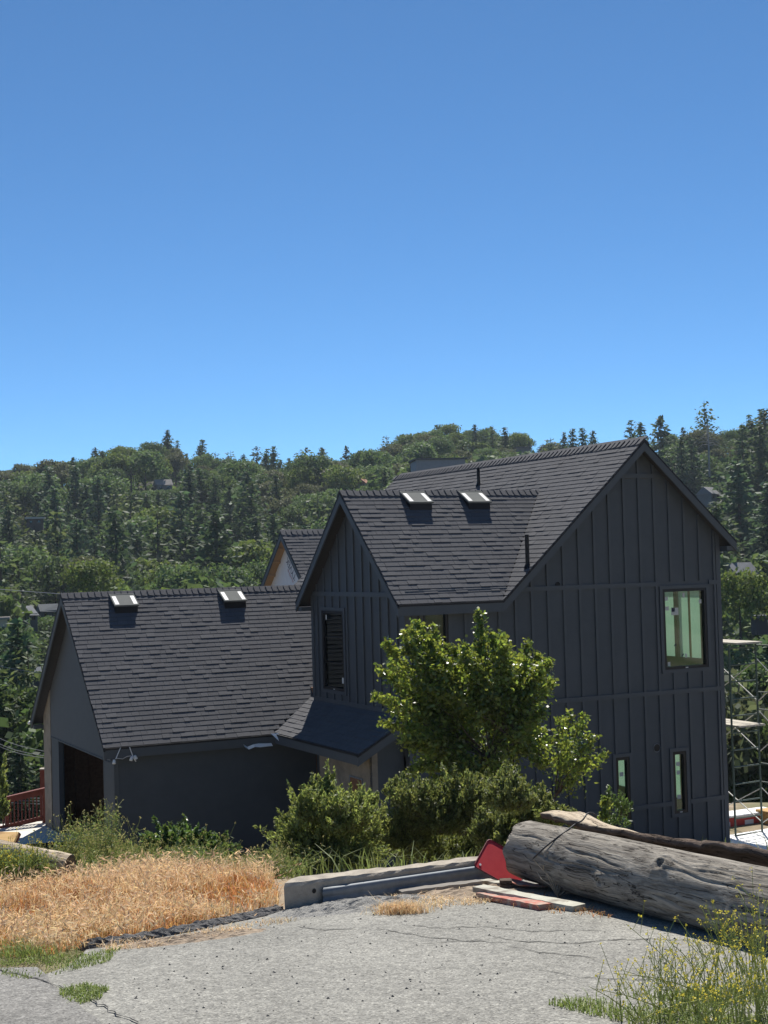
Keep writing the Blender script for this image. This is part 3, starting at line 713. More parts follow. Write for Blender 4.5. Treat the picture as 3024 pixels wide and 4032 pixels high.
MT['sticker2'] = mat('faded_sticker', (.42,.44,.42), (.5,.52,.5), 40, .6)
MT['sticker_dark'] = mat('printed_sticker', (.5,.5,.5), (.75,.75,.73), 55, .6)
skylight(1.24, 2.56, 1.715, 'sticker_dark'); skylight(2.87, 2.56, 1.715, 'sticker_dark')
skylight(-4.37, 8.56, -.64, 'sticker_dark'); skylight(-1.35, 8.57, -.63, 'sticker')
# stickers on the big window
wobj = next(o for o in house.children if o.get('label', '').startswith('large window'))
for (a, c, d, e, m) in ((7.18,7.27,-1.10,-1.0,'sticker2'), (7.18,7.29,-1.34,-1.24,'sticker2'), (7.36,7.58,-1.46,-1.28,'sticker2'), (7.37,7.47,-1.38,-1.275,'ink'), (7.2,7.28,-2.70,-2.60,'sticker2'), (7.72,7.79,-1.04,-.92,'sticker2'), (7.74,7.79,-2.52,-2.42,'sticker2'), (8.22,8.30,-1.2,-1.1,'sticker2')):
    b = MB().hexa([Pf(a, d, -.0355), Pf(c, d, -.0355), Pf(c, e, -.0355), Pf(a, e, -.0355)], (0, -.003, 0)); b.build('sticker', MT[m], wobj)
for x, z, a in ((7.42, -2.22, .8), (7.66, -2.48, 1.1)):
    dx, dz = .07*math.cos(a), .07*math.sin(a); px, pz = .013*math.sin(a), -.013*math.cos(a)
    MB().hexa([Pf(x-px, z-pz, -.0355), Pf(x+px, z+pz, -.0355), Pf(x+dx+px, z+dz+pz, -.0355), Pf(x+dx-px, z+dz-pz, -.0355)], (0, -.003, 0)).build('tape_scrap', MT['ink'], wobj)
for wi, zz in ((2, (-5.15, -5.36, -5.95)), (1, (-5.25,))):
    u = (WINS[wi][0]+WINS[wi][1])/2
    for z in zz: MB().hexa([Pf(u-.06, z, -.0355), Pf(u+.05, z, -.0355), Pf(u+.05, z+.1, -.0355), Pf(u-.06, z+.1, -.0355)], (0, -.003, 0)).build('sticker', MT['sticker2'], house.children[0] if False else house)

# ---- vent pipes
for x, y, h, r in ((5.70, 6.4, .50, .045), (3.17, -.12, .76, .048)):
    z = ZA-P_*(XA-x); vp = empty('vent_pipe'); vp.parent = house
    MB().tube([H(x, y, z-.15), H(x, y, z+h)], r, 12).build('pipe', MT['black'], vp, smooth=False)
    MB().tube([H(x, y, z-.02), H(x, y, z+.03), H(x, y, z+.09)], [r*2.0, r*1.6, r*1.05], 12).build('flashing_boot', MT['black'], vp)
# ---- house wrap print on the rear gable (mirrored fragment of lettering as in the photo, running down the rake)
def text(body, size, m, parent, mtx, name='printed_letters'):
    cu = bpy.data.curves.new(name, 'FONT'); cu.body = body; cu.size = size; cu.align_x = 'LEFT'
    o = bpy.data.objects.new('tmp', cu); COL.objects.link(o)
    dg = bpy.context.evaluated_depsgraph_get(); me = bpy.data.meshes.new_from_object(o.evaluated_get(dg)); bpy.data.objects.remove(o)
    me.transform(mtx); me.materials.append(m); return link(name, me, parent)
# text plane: X = RX, reading direction down the near rake
rk = math.atan(P_)
ex = Vector((0, math.cos(rk), math.sin(rk))); ez = Vector((-1, 0, 0)); ey = ez.cross(ex)
def tm(y, z, o=.006):
    p = H(RX-o, y, z); return Matrix(((ex.x, ey.x, ez.x, p.x), (ex.y, ey.y, ez.y, p.y), (ex.z, ey.z, ez.z, p.z), (0, 0, 0, 1)))
text('TYVEK', .34, MT['ink'], rwrap, tm(16.28, -.34))
text('HomeWrap', .13, MT['redink'], rwrap, tm(16.52, -.52))

# ---- flood lights at the garage eave corners
def flood(name, base, heads, bracket):
    f = empty(name); f.parent = house
    MB().tube(bracket, .012, 6).build('bracket', MT['white'], f)
    for c, d in heads:
        c = H(*c); d = Vector(d).normalized()
        MB().tube([c-d*.01, c+d*.015, c+d*.08, c+d*.095], [.02, .03, .042, .036], 10).build('lamp_head', MT['white'], f, smooth=True)
flood('flood_light', None, [((-5.40, 4.60, -4.42), (-.2, -.3, -1))], [H(-5.22, 4.70, -4.16), H(-5.36, 4.62, -4.40)])
flood('security_camera', None, [((-4.98, 4.60, -4.38), (-.3, -.2, -.9)), ((-4.90, 4.62, -4.36), (.3, -.2, -.9))], [H(-5.0, 4.70, -4.16), H(-4.93, 4.62, -4.42), H(-4.88, 4.60, -4.5)])
MB().tube([H(-5.36, 4.62, -4.38), H(-5.2, 4.6, -4.41), H(-5.08, 4.62, -4.36), H(-4.98, 4.63, -4.36)], .006, 5).build('lamp_cable', MT['white'], house)
flood('flood_light', None, [((-5.66, 12.45, -4.18), (-.4, -.5, -.5))], [H(-5.6, 12.5, -4.2), H(-5.66, 12.45, -4.18)])

# ------------------------------------------------------------------ foreground things
UPN = Vector((0, .1, 1)).normalized()                 # normal of the sloping driveway
# concrete kerb block
dv = Vector((1.6, 1.32, -.132)).normalized(); nv_ = Vector((.22, .975, 0)).normalized()
p0 = Vector((-.88, 11.46, road(11.46)))
kb = empty('concrete_kerb', (p0.x, p0.y, p0.z)); tag(kb, 'pale weathered concrete kerb block at the far edge of the asphalt', 'kerb')
def kp(l, w, h): return dv*l+nv_*w+Vector((0, 0, h))
b = MB(); L_ = 2.35; rr = random.Random(2); n = 26
for i in range(n+1):
    l = L_*i/n; j = lambda a: rr.uniform(-a, a)
    b.v += [tuple(kp(l+j(.004), j(.006), -.1)), tuple(kp(l, j(.006), .19+j(.006))), tuple(kp(l, .02+j(.006), .212+j(.006))), tuple(kp(l, .2+j(.01), .215+j(.008))), tuple(kp(l, .225+j(.006), .19)), tuple(kp(l, .225, -.25))]
for i in range(n):
    for k in range(5): b.f.append((6*i+k, 6*i+6+k, 6*i+7+k, 6*i+1+k))
b.f += [tuple(range(6)), tuple(6*n+k for k in range(6))[::-1]]
b.build('block', MT['concrete'], kb)
n = 14; c = [kp(.30+.02*math.cos(2*math.pi*i/n), -.009, .13+.02*math.sin(2*math.pi*i/n)) for i in range(n)]
MB().poly(c, nv_*.003).build('bolt_hole', MT['black'], kb)
# steel guard rail beam lying against the kerb
prof = [(0, .0), (.02, .015), (.035, .05), (.012, .075), (.012, .10), (.035, .125), (.02, .16), (0, .175)]
b = MB(); q0, q1 = 0.40, 2.35
for l in np.linspace(q0, q1, 8):
    for w, h in prof: b.v.append(tuple(p0+kp(l, -.03-w, h*.85-.005+.012*l)))
m_ = len(prof)
for i in range(7):
    for k in range(m_-1): b.f.append((i*m_+k, (i+1)*m_+k, (i+1)*m_+k+1, i*m_+k+1))
o = b.build('guard_rail_beam', MT['galv'], smooth=True); md = o.modifiers.new('s', 'SOLIDIFY'); md.thickness = .004
tag(o, 'grey galvanised steel guard rail beam lying against the concrete kerb', 'guard rail')
# loose gravel fill heaped against the kerb
def mound(name, cx_, cy_, lx, ly, hz, m, rot=0, n=34, seed=0, rough=.35):
    rr = np.random.default_rng(seed); b = MB(); ca, sa = math.cos(rot), math.sin(rot)
    V = []
    for i in range(n+1):
        for j in range(n+1):
            a, c = 2*i/n-1, 2*j/n-1; r = math.hypot(a, c); 
            x = cx_+a*lx*ca-c*ly*sa; y = cy_+a*lx*sa+c*ly*ca
            h = hz*max(0, 1-r*r)*(1+rough*rr.uniform(-1, 1)) - (.03 if r >= 1 else 0)
            V.append((x, y, road(y)+h-.012))
    b.v = V; b.f = [(i*(n+1)+j, (i+1)*(n+1)+j, (i+1)*(n+1)+j+1, i*(n+1)+j+1) for i in range(n) for j in range(n)]
    return b.build(name, m, smooth=False)
tag(mound('gravel_fill', -.28, 11.62, .95, .34, .06, MT['patchfill'], .62, seed=1), 'loose dark gravel banked along the foot of the concrete kerb', 'gravel', kind='stuff')
tag(mound('soil_patch', .72, 12.3, .95, .42, .05, MT['litter'], .3, seed=2), 'sandy soil with dry litter around the loose planks', 'soil', kind='stuff')
tag(mound('soil_patch', -1.45, 10.2, .75, .2, .035, MT['litter'], .62, seed=5), 'sandy litter along the asphalt berm', 'soil', kind='stuff')
# asphalt berm
bp = [Vector((-2.16, 9.93)), Vector((-1.9, 10.12)), Vector((-1.55, 10.48)), Vector((-1.2, 10.95)), Vector((-.87, 11.50))]
rng = np.random.default_rng(5); b = MB(); cr = []
for i in range(4):
    for k in range(14): cr.append(bp[i].lerp(bp[i+1], k/14))
cr.append(bp[4]); n = 13
for i, p in enumerate(cr):
    t = (cr[min(i+1, len(cr)-1)]-cr[max(i-1, 0)]).normalized(); nn = Vector((-t.y, t.x)); e = min(1, .35+i*.25) 
    for k in range(n):
        a = math.pi*k/(n-1); r = .062*e*(1+.16*rng.normal()*.8); h = .062*e*(1+.2*rng.normal()*.6)
        q = p+nn*(.07+math.cos(a)*r*1.2); b.v.append((q.x, q.y, road(q.y)-.025+math.sin(a)*h))
for i in range(len(cr)-1):
    for k in range(n-1): b.f.append((i*n+k, (i+1)*n+k, (i+1)*n+k+1, i*n+k+1))
b.f += [tuple(range(n))]
tag(b.build('asphalt_berm', MT['rock']), 'rough dark asphalt berm edging the dry grass', 'berm')

# ------------------------------------------------------------------ the big log
def barkmat(name, light, mid, dark):
    m = bpy.data.materials.new(name); m.use_nodes = True; nt = m.node_tree; nt.nodes.clear(); L = nt.links
    out = N(nt, 'ShaderNodeOutputMaterial'); p = N(nt, 'ShaderNodeBsdfPrincipled'); p.inputs['Roughness'].default_value = .95; p.inputs['Specular IOR Level'].default_value = .15
    tc = N(nt, 'ShaderNodeTexCoord'); mp = N(nt, 'ShaderNodeMapping'); mp.inputs['Scale'].default_value = (1.0, 9, 9); L.new(tc.outputs['Object'], mp.inputs[0])
    wv = N(nt, 'ShaderNodeTexNoise'); wv.inputs['Scale'].default_value = 1.2; wv.inputs['Detail'].default_value = 3; L.new(tc.outputs['Object'], wv.inputs['Vector'])
    va = N(nt, 'ShaderNodeVectorMath', operation='MULTIPLY_ADD'); va.inputs[1].default_value = (1.3, 1.3, 1.3); L.new(wv.outputs['Color'], va.inputs[0]); L.new(mp.outputs[0], va.inputs[2])
    n1 = N(nt, 'ShaderNodeTexNoise'); n1.inputs['Scale'].default_value = 2.4; n1.inputs['Detail'].default_value = 8; n1.inputs['Roughness'].default_value = .7; L.new(va.outputs[0], n1.inputs['Vector'])
    n2 = N(nt, 'ShaderNodeTexNoise'); n2.inputs['Scale'].default_value = 9; n2.inputs['Detail'].default_value = 6; L.new(va.outputs[0], n2.inputs['Vector'])
    r = N(nt, 'ShaderNodeValToRGB'); e = r.color_ramp.elements; e[0].position = .3; e[0].color = (*dark, 1); e[1].position = .72; e[1].color = (*light, 1); x = e.new(.46); x.color = (*mid, 1); L.new(n1.outputs[0], r.inputs[0])
    mp2 = N(nt, 'ShaderNodeMapping'); mp2.inputs['Scale'].default_value = (.45, 6.5, 6.5); L.new(tc.outputs['Object'], mp2.inputs[0])
    va2 = N(nt, 'ShaderNodeVectorMath', operation='MULTIPLY_ADD'); va2.inputs[1].default_value = (.6, .6, .6); L.new(wv.outputs['Color'], va2.inputs[0]); L.new(mp2.outputs[0], va2.inputs[2])
    n4 = N(nt, 'ShaderNodeTexNoise'); n4.inputs['Scale'].default_value = 2.1; n4.inputs['Detail'].default_value = 4; L.new(va2.outputs[0], n4.inputs['Vector'])
    ab = N(nt, 'ShaderNodeMath', operation='SUBTRACT'); ab.inputs[1].default_value = .5; L.new(n4.outputs[0], ab.inputs[0])
    ab2 = N(nt, 'ShaderNodeMath', operation='ABSOLUTE'); L.new(ab.outputs[0], ab2.inputs[0])
    cr_ = N(nt, 'ShaderNodeMapRange'); cr_.inputs[1].default_value = 0; cr_.inputs[2].default_value = .012; L.new(ab2.outputs[0], cr_.inputs[0])
    mx = N(nt, 'ShaderNodeMix', data_type='RGBA'); L.new(cr_.outputs[0], mx.inputs[0]); mx.inputs[6].default_value = (*[d*.5 for d in dark], 1); L.new(r.outputs[0], mx.inputs[7]); L.new(mx.outputs[2], p.inputs['Base Color'])
    ad = N(nt, 'ShaderNodeMath', operation='ADD'); L.new(n1.outputs[0], ad.inputs[0])
    m2 = N(nt, 'ShaderNodeMath', operation='MULTIPLY'); m2.inputs[1].default_value = .45; L.new(n2.outputs[0], m2.inputs[0]); L.new(m2.outputs[0], ad.inputs[1])
    a3 = N(nt, 'ShaderNodeMath', operation='ADD'); L.new(ad.outputs[0], a3.inputs[0]); m3 = N(nt, 'ShaderNodeMath', operation='MULTIPLY'); m3.inputs[1].default_value = .5; L.new(cr_.outputs[0], m3.inputs[0]); L.new(m3.outputs[0], a3.inputs[1])
    bu = N(nt, 'ShaderNodeBump'); bu.inputs['Strength'].default_value = 1; bu.inputs['Distance'].default_value = .016; L.new(a3.outputs[0], bu.inputs['Height']); L.new(bu.outputs[0], p.inputs['Normal'])
    L.new(p.outputs[0], out.inputs[0]); return m
MT['log'] = barkmat('weathered_grey_wood', (.43,.395,.335), (.20,.18,.152), (.05,.042,.036))
MT['rot'] = barkmat('rotten_brown_wood', (.25,.185,.14), (.13,.10,.08), (.045,.034,.027))
MT['palelog'] = barkmat('sunbleached_wood', (.66,.56,.42), (.50,.41,.30), (.2,.15,.11))
A00 = Vector((1.10, 13.02, -2.60)); A1 = Vector((3.35, 6.9, -2.117))           # axis of the log
ax = (A1-A00).normalized(); A0 = A00+ax*.33; LL = (A1-A0).length
side = Vector((-ax.y, ax.x, 0)).normalized()
if side.x > 0: side = -side                                                  # towards the camera side
side = -Vector((ax.y, -ax.x, 0)).normalized() if False else side
upv = ax.cross(side); upv = upv if upv.z > 0 else -upv
def frame_m(o, x, y, z): return Matrix(((x.x, y.x, z.x, o.x), (x.y, y.y, z.y, o.y), (x.z, y.z, z.z, o.z), (0, 0, 0, 1)))
# local: X along axis, Y away from camera side (-side), Z up
LM_ = frame_m(A0, ax, -side if ax.cross(-side).dot(upv) > 0 else side, upv)
sgn = -1 if ax.cross(-side).dot(upv) > 0 else 1        # local Y * sgn = towards the camera
def vnoise(seed):
    r = np.random.default_rng(seed); K = [(r.integers(-5, 6), r.uniform(.3, 5), r.uniform(0, 6.28), r.uniform(.3, 1)) for _ in range(26)]
    return lambda th, x: sum(a*math.cos(k*th+f*x+p) for k, f, p, a in K)/8
knots = [(.85, 2.85, .05), (1.75, 3.25, .055), (2.55, 2.35, .075), (3.5, 3.35, .05), (.75, 1.95, .035), (3.05, 2.0, .03)]
f1 = vnoise(3); f2 = vnoise(9)
n, m_ = 180, 300; V = []; _cr = [(random.Random(k).uniform(1.7, 3.6), random.Random(k+50).uniform(-.3, 5), random.Random(k+90).uniform(.6, 2.2), k) for k in range(16)]
for i in range(m_+1):
    x = LL*i/m_; R = .258
    for k in range(n):
        th = 2*math.pi*k/n; r = R*(1+.030*f1(th, x*.6)+.012*f2(th*3, x*2.2))
        for kx, kt, ks in knots:
            d2 = ((x-kx)/ks)**2+((th-kt)*R/ks)**2
            if d2 < 9: r += ks*.62*math.exp(-d2/1.6) - ks*1.05*math.exp(-d2/.22)
        for c0, cx0, cl, ck in _cr:
            u = (x-cx0)/cl
            if 0 < u < 1:
                e_ = (th-(c0+.10*math.sin(x*2.3+ck)+.04*math.sin(x*9+ck)))*R
                if abs(e_) < .03: r -= .013*math.sin(math.pi*u)*math.exp(-(e_/.008)**2)
        xe = x
        if i == 0: xe = .05*math.sin(3*th)+.04*math.cos(7*th+1)
        V.append((xe, sgn*math.cos(th-math.pi/2-.0)*0+sgn*(-math.cos(th))*r*1.0, math.sin(th)*r))
F = [(i*n+k, i*n+(k+1) % n, (i+1)*n+(k+1) % n, (i+1)*n+k) for i in range(m_) for k in range(n)]
me = npmesh('log', V, F, MT['log'], smooth=True)
# theta = pi is the camera side, pi/2 the top; end caps
log = empty('weathered_log', tuple(A0)); tag(log, 'huge grey weathered log lying along the edge of the asphalt', 'log')
lo = link('trunk', me, log); lo.matrix_parent_inverse = log.matrix_world.inverted(); LMr = LM_.copy()
log.matrix_world = LM_; bpy.context.view_layer.update(); lo.matrix_parent_inverse = Matrix()
b = MB(); b.v = [V[k] for k in range(n)]+[(.12, 0, 0)]; b.f = [(k, (k+1) % n, n) for k in range(n)]; b.build('cut_end', MT['rot'], log)
b = MB(); b.v = [V[m_*n+k] for k in range(n)]+[(LL-.05, 0, 0)]; b.f = [(k, (k+1) % n, n) for k in range(n)]; b.build('cut_end', MT['rot'], log)
# split hollow half of a log behind it
B0 = A00+ax*.14-side*.33-upv*.065
half = empty('split_log'); tag(half, 'split hollow log half with pale bleached top lying behind the big log', 'log')
half.matrix_world = frame_m(B0, Vector(LM_.col[0][:3]), Vector(LM_.col[1][:3]), Vector(LM_.col[2][:3]))
g1 = vnoise(21); g2 = vnoise(22); L2 = LL-.5; m2, n2 = 130, 26; Vo = []; Vi = []
for i in range(m2+1):
    x = L2*i/m2; t = x/L2
    a0 = np.interp(x, [0, .5, 1.0, 1.5, 2.2, 3.0, L2], [.62, .63, .57, .42, .36, .38, .40])*math.pi+.10*g1(1, x*3)+.05*g2(2, x*11)   # broken edge (towards camera)
    a1 = -.35*math.pi
    lift = np.interp(x, [0, .35, 1.0, 1.7, 2.4, 3.2, L2], [.045, .055, -.015, -.02, .02, .02, .0])
    for k in range(n2+1):
        th = math.pi-(math.pi-a0)*0 if False else a1+(a0-a1)*k/n2      # 0 = away from camera, pi/2 = top
        R = .335*(1+.05*g1(th, x*1.5)+.05*g2(th*2, x*3))
        thk = max(.02, .055+.03*g2(th, x*4))
        for VV, r in ((Vo, R), (Vi, R-thk)):
            VV.append((x+.03*g1(th*2, 3), -sgn*math.cos(th)*r, math.sin(th)*r+lift))
w_ = n2+1; nvv = len(Vo); V2 = Vo+Vi; F2 = []; mi = []
for i in range(m2):
    for k in range(n2):
        F2.append((i*w_+k, i*w_+k+1, (i+1)*w_+k+1, (i+1)*w_+k)); mi.append(0)
        F2.append((nvv+i*w_+k, nvv+(i+1)*w_+k, nvv+(i+1)*w_+k+1, nvv+i*w_+k+1)); mi.append(1)
    F2.append((i*w_+n2, nvv+i*w_+n2, nvv+(i+1)*w_+n2, (i+1)*w_+n2)); mi.append(1)
    F2.append((i*w_, (i+1)*w_, nvv+(i+1)*w_, nvv+i*w_)); mi.append(1)
for k in range(n2):
    F2.append((k, nvv+k, nvv+k+1, k+1)); mi.append(1)
link('shell', npmesh('shell', V2, F2, None, mats=[MT['palelog'], MT['rot']], midx=mi, smooth=True), half)
b = MB(); rr = random.Random(3)
for k in range(46):
    x = rr.uniform(1.25, 2.2); y = sgn*rr.uniform(.02, .16); z = .17+rr.uniform(-.03, .06); a = rr.uniform(-.5, .5); l = rr.uniform(.06, .22)
    b.tube([(x, y, z), (x+l*math.cos(a)*.5, y+l*.1*math.sin(a), z+rr.uniform(0, .03)), (x+l*math.cos(a), y+l*math.sin(a)*.3, z+rr.uniform(-.02, .02))], [.004, .009, .002], 4)
b.build('splinters', MT['palelog'], half)
# cable over the log
def on_log(px, py, off=.006, R=.258):
    # nearest point of the log's surface seen through a photo point
    r = ray(px, py).normalized(); w = -A0; dp = r-ax*r.dot(ax); wp = w-ax*w.dot(ax); R += off
    qa, qb, qc = dp.dot(dp), 2*dp.dot(wp), wp.dot(wp)-R*R; dsc = qb*qb-4*qa*qc
    return r*((-qb-math.sqrt(max(dsc, 0)))/(2*qa))
cw = [at(1148, 1870, 12.15), at(1151, 1856, 12.1), on_log(1172, 1835, .03), on_log(1200, 1812), on_log(1222, 1796), on_log(1243, 1780), on_log(1258, 1772)]
cw += [cw[-1]+(A00+ax*1.05-side*.30+upv*.33-cw[-1])*t+Vector((0, 0, .05*math.sin(3.14*t))) for t in (.35, .7, 1.0)]
def smoothpath(pts, k=5):
    out = []
    for i in range(len(pts)-1):
        p0 = pts[max(i-1, 0)]; p1 = pts[i]; p2 = pts[i+1]; p3 = pts[min(i+2, len(pts)-1)]
        for j in range(k):
            t = j/k; out.append(.5*((2*p1)+(p2-p0)*t+(2*p0-5*p1+4*p2-p3)*t*t+(3*p1-p0-3*p2+p3)*t**3))
    return out+[pts[-1]]
cbl = MB().tube(smoothpath(cw), .0065, 6)
lp = at(1150, 1862, 12.15); cbl.tube([lp+Vector((.02*math.cos(a), 0, -.03+.035*math.sin(a))) for a in np.linspace(0, 6.28, 12)], .005, 5)
tag(cbl.build('cable', MT['cable'], smooth=True), 'thin dark cable looped over the big grey log', 'cable')
# red sign plate
def plane_pts(px, d):  return [at(x, y, dd) for (x, y), dd in zip(px, d)]
tl, lf = at(1055, 1812, 13.0), at(1023, 1871, 12.75)
e1 = lf-tl; wq = e1.length
rt_ = at(1142, 1869, 12.9)-at(1055, 1812, 13.0); e2 = (rt_-e1*(rt_.dot(e1)/e1.length_squared)).normalized()*.43
b = MB(); pts = []; r_ = .035; u_, v_ = e1.normalized(), e2.normalized(); nn = u_.cross(v_)
if nn.y > 0: nn = -nn
for (cx_, cy_, a0) in ((r_, r_, math.pi), (wq-r_, r_, -math.pi/2), (wq-r_, .43-r_, 0), (r_, .43-r_, math.pi/2)):
    for k in range(6):
        a = a0+k/5*math.pi/2; pts.append(tl+u_*(cx_+r_*math.cos(a))+v_*(cy_+r_*math.sin(a)))
sg = empty('red_sign', tuple(lf)); tag(sg, 'blank red metal sign plate tipped on its corner against the log end', 'sign')
inv = Matrix.Translation(-Vector(lf)); loc = lambda P: [p-Vector(lf) for p in P]
MB().poly(loc(pts), nn*.003).build('plate', MT['signred'], sg)
MB().tube(loc([p+nn*.004 for p in pts]+[pts[0]+nn*.004]), .0055, 5, False).build('rim', MT['signedge'], sg)
bc = tl+u_*(wq-.045)+v_*.045+nn*.003
MB().tube(loc([bc, bc+nn*.008]), .011, 8).build('bolt', MT['white'], sg)
# loose boards
def board(name, a, c, w, h, m, label, lift=0, cat='plank', bev=.004):
    a = Vector(a); c = Vector(c); d = (c-a).normalized(); s = Vector((-d.y, d.x, 0)).normalized(); u = d.cross(s); u = u if u.z > 0 else -u
    o = empty(name, tuple(a)); o.matrix_world = frame_m(a, d, u.cross(d), u)
    L = (c-a).length; n = 14; b = MB(); rr = random.Random(int(L*1000)); wy = w/2
    for i in range(n+1):
        x = L*i/n; j = lambda: rr.uniform(-.0035, .0035)
        b.v += [(x, -wy+j(), j()), (x, wy+j(), j()), (x, wy+j(), h+j()), (x, -wy+j(), h+j())]
    for i in range(n):
        for k in range(4): b.f.append((4*i+k, 4*i+(k+1) % 4, 4*i+4+(k+1) % 4, 4*i+4+k))
    b.f += [(0, 3, 2, 1), (4*n, 4*n+1, 4*n+2, 4*n+3)]
    me = b.mesh(name, m, bevel=0); bpy.data.objects.remove(o)
    o = link(name, me); o.matrix_world = frame_m(a, d, u.cross(d), u); return tag(o, label, cat)
def rp(x, y, h=0): return onroad(x, y, h)
board('plank', rp(1034, 1925, .045), rp(1252, 1968, .0), .13, .045, MT['whitepaint'], 'white painted plank with peeling paint beside the red plank')
board('plank', rp(1042, 1938, .01), rp(1178, 1966, .0), .12, .045, MT['redpaint'], 'faded red painted plank beside the white one')
board('plank', rp(862, 1938, .0), rp(1036, 1915, .02), .10, .055, MT['greywood'], 'grey weathered beam in the dry litter before the guard rail')
board('plank', rp(1036, 1906, .03), rp(1110, 1916, .03), .09, .03, MT['whitepaint'], 'short pale board under the red sign plate')
board('plank', at(1210, 1905, 12.1), at(1700, 2052, 9.0), .12, .06, MT['greywood'], 'long dark beam in the shadow under the big log')
# red painted metal piece on a post stub
st_ = rp(1093, 1925); b = MB().box((-.05, -.05, -.03), (.05, .05, .10)); stub = empty('post_stub', tuple(st_)); b.build('stub', MT['rot'], stub)
MB().add if False else None
b = MB(); A = at(1082, 1897, 12.35)-st_; B = at(1108, 1898, 12.4)-st_; C = at(1180, 1915, 12.2)-st_; D = at(1120, 1911, 12.2)-st_
b.poly([A, B, C, D], (0, .01, -.012)); b.build('red_blade', MT['redpaint'], stub)
tag(stub, 'short brown post stub topped by a faded red blade', 'post stub')

# ------------------------------------------------------------------ right side: scaffold and supplies
def HW(x, y, z):
    c, s = math.cos(YAW), math.sin(YAW); return Vector((.403+x*c-y*s, 31.775+x*s+y*c, z))
GZ = -7.36
sc = empty('scaffold', tuple(HW(9.81, .88, GZ)), YAW); tag(sc, 'green steel scaffold tower with pale planks beside the batten wall', 'scaffold')
P1 = Vector((0, 0, 0)); P2 = Vector((.92, .05, 0)); F3 = Vector((.05, -1.5, 0)); F0 = Vector((0, 1.9, 0))
def pole(a, c, r, m, nm): MB().tube([a, c], r, 8).build(nm, MT[m], sc)
HTOP = 5.02
for off in (P1, F3, F0):
    for p in (P1, P2): pole(p+off, p+off+Vector((0, 0, HTOP)), .027, 'green_steel', 'upright')
    for k in range(12):
        z = .12+k*.437
        if z < HTOP: pole(P1+off+Vector((0, 0, z)), P2+off+Vector((0, 0, z)), .02, 'green_steel', 'rung')
for z in (1.42, 1.9, 3.3, 3.75, 4.97):
    pole(P2+Vector((0, 0, z)), P2+F3+Vector((0, 0, z+.01)), .017, 'green_steel', 'side_rail')
for p in (P2,):
    for za, zb_ in ((.35, 1.25), (2.2, 3.25), (3.5, 4.6)):
        for o1, o2 in ((P1, F3), (P1, F0)):
            pole(p+o1+Vector((.02, 0, za)), p+o2+Vector((.02, 0, zb_)), .016, 'brace', 'cross_brace')
            pole(p+o1+Vector((.035, 0, zb_)), p+o2+Vector((.035, 0, za)), .013, 'brace', 'cross_brace')
for z in (2.90, 5.03):
    for k in range(3):
        x = .05+k*.29; MB().box((x, -.25, z), (x+.27, 2.1, z+.045)).build('plank', MT['plank'], sc)
# white tarp on the ground and the wrapped lumber bundle
def sheet(name, c, lx, ly, rot, m, label, amp=.05, n=24, seed=0, h0=0, cat='tarp'):
    r = np.random.default_rng(seed); a = r.uniform(0, 6.28, 8); fx = r.uniform(-4, 4, 8); fy = r.uniform(-4, 4, 8); b = MB()
    for i in range(n+1):
        for j in range(n+1):
            u, v = i/n-.5, j/n-.5; e = 1+.06*math.sin(7*u+a[0])
            x = (u*lx*e)*math.cos(rot)-v*ly*math.sin(rot); y = u*lx*math.sin(rot)+v*ly*math.cos(rot)
            z = sum(math.sin(fx[k]*u*2+fy[k]*v*2+a[k]) for k in range(8))/8*amp+amp
            b.v.append((c[0]+x, c[1]+y, c[2]+z+h0))
    b.f = [(i*(n+1)+j, (i+1)*(n+1)+j, (i+1)*(n+1)+j+1, i*(n+1)+j+1) for i in range(n) for j in range(n)]
    return tag(b.build(name, m, smooth=True), label, cat)
q = HW(10.9, -.6, GZ); sheet('white_tarp', (q.x, q.y, GZ+.05), 5.2, 3.4, YAW, MT['tarp'], 'crumpled white tarp spread on the ground below the scaffold', .07, seed=3)
MT['redwrap'] = mat('red_plastic_wrap', (.42,.035,.03), (.52,.06,.05), 5, .5)
bn = empty('lumber_bundle', tuple(HW(10.9, 2.4, GZ)), YAW); tag(bn, 'long lumber bundle in red and white plastic wrap behind the scaffold', 'lumber')
MB().box((-1.6, -.3, 0), (1.4, .3, .30)).build('red_wrap', MT['redwrap'], bn, bevel=.02)
MB().box((-1.62, -.32, .301), (1.42, .32, .36)).build('white_top', MT['tarp'], bn, bevel=.015)
for k, x in enumerate((-1.35, -.55, .25, 1.0)): MB().box((x, -.304, .08), (x+.3, -.3, .2)).build('printed_label', MT['sticker'], bn)
cr2 = empty('yellow_crate', tuple(HW(11.75, 2.0, GZ)), YAW); tag(cr2, 'small yellow timber crate beside the red wrapped lumber', 'crate')
MB().box((-.1, -.25, 0), (.5, .25, .42)).build('box', MT['wood_orange'], cr2, bevel=.01)
for z in (.05, .2, .35): MB().box((-.11, -.262, z-.02), (.51, -.251, z+.05)).build('slat', MT['wood_orange'], cr2)
sheet('white_tarp', tuple(HW(10.1, 2.35, GZ+.36)), .9, .7, YAW, MT['tarp'], 'white sheet bunched up on the lumber bundle', .06, seed=9)

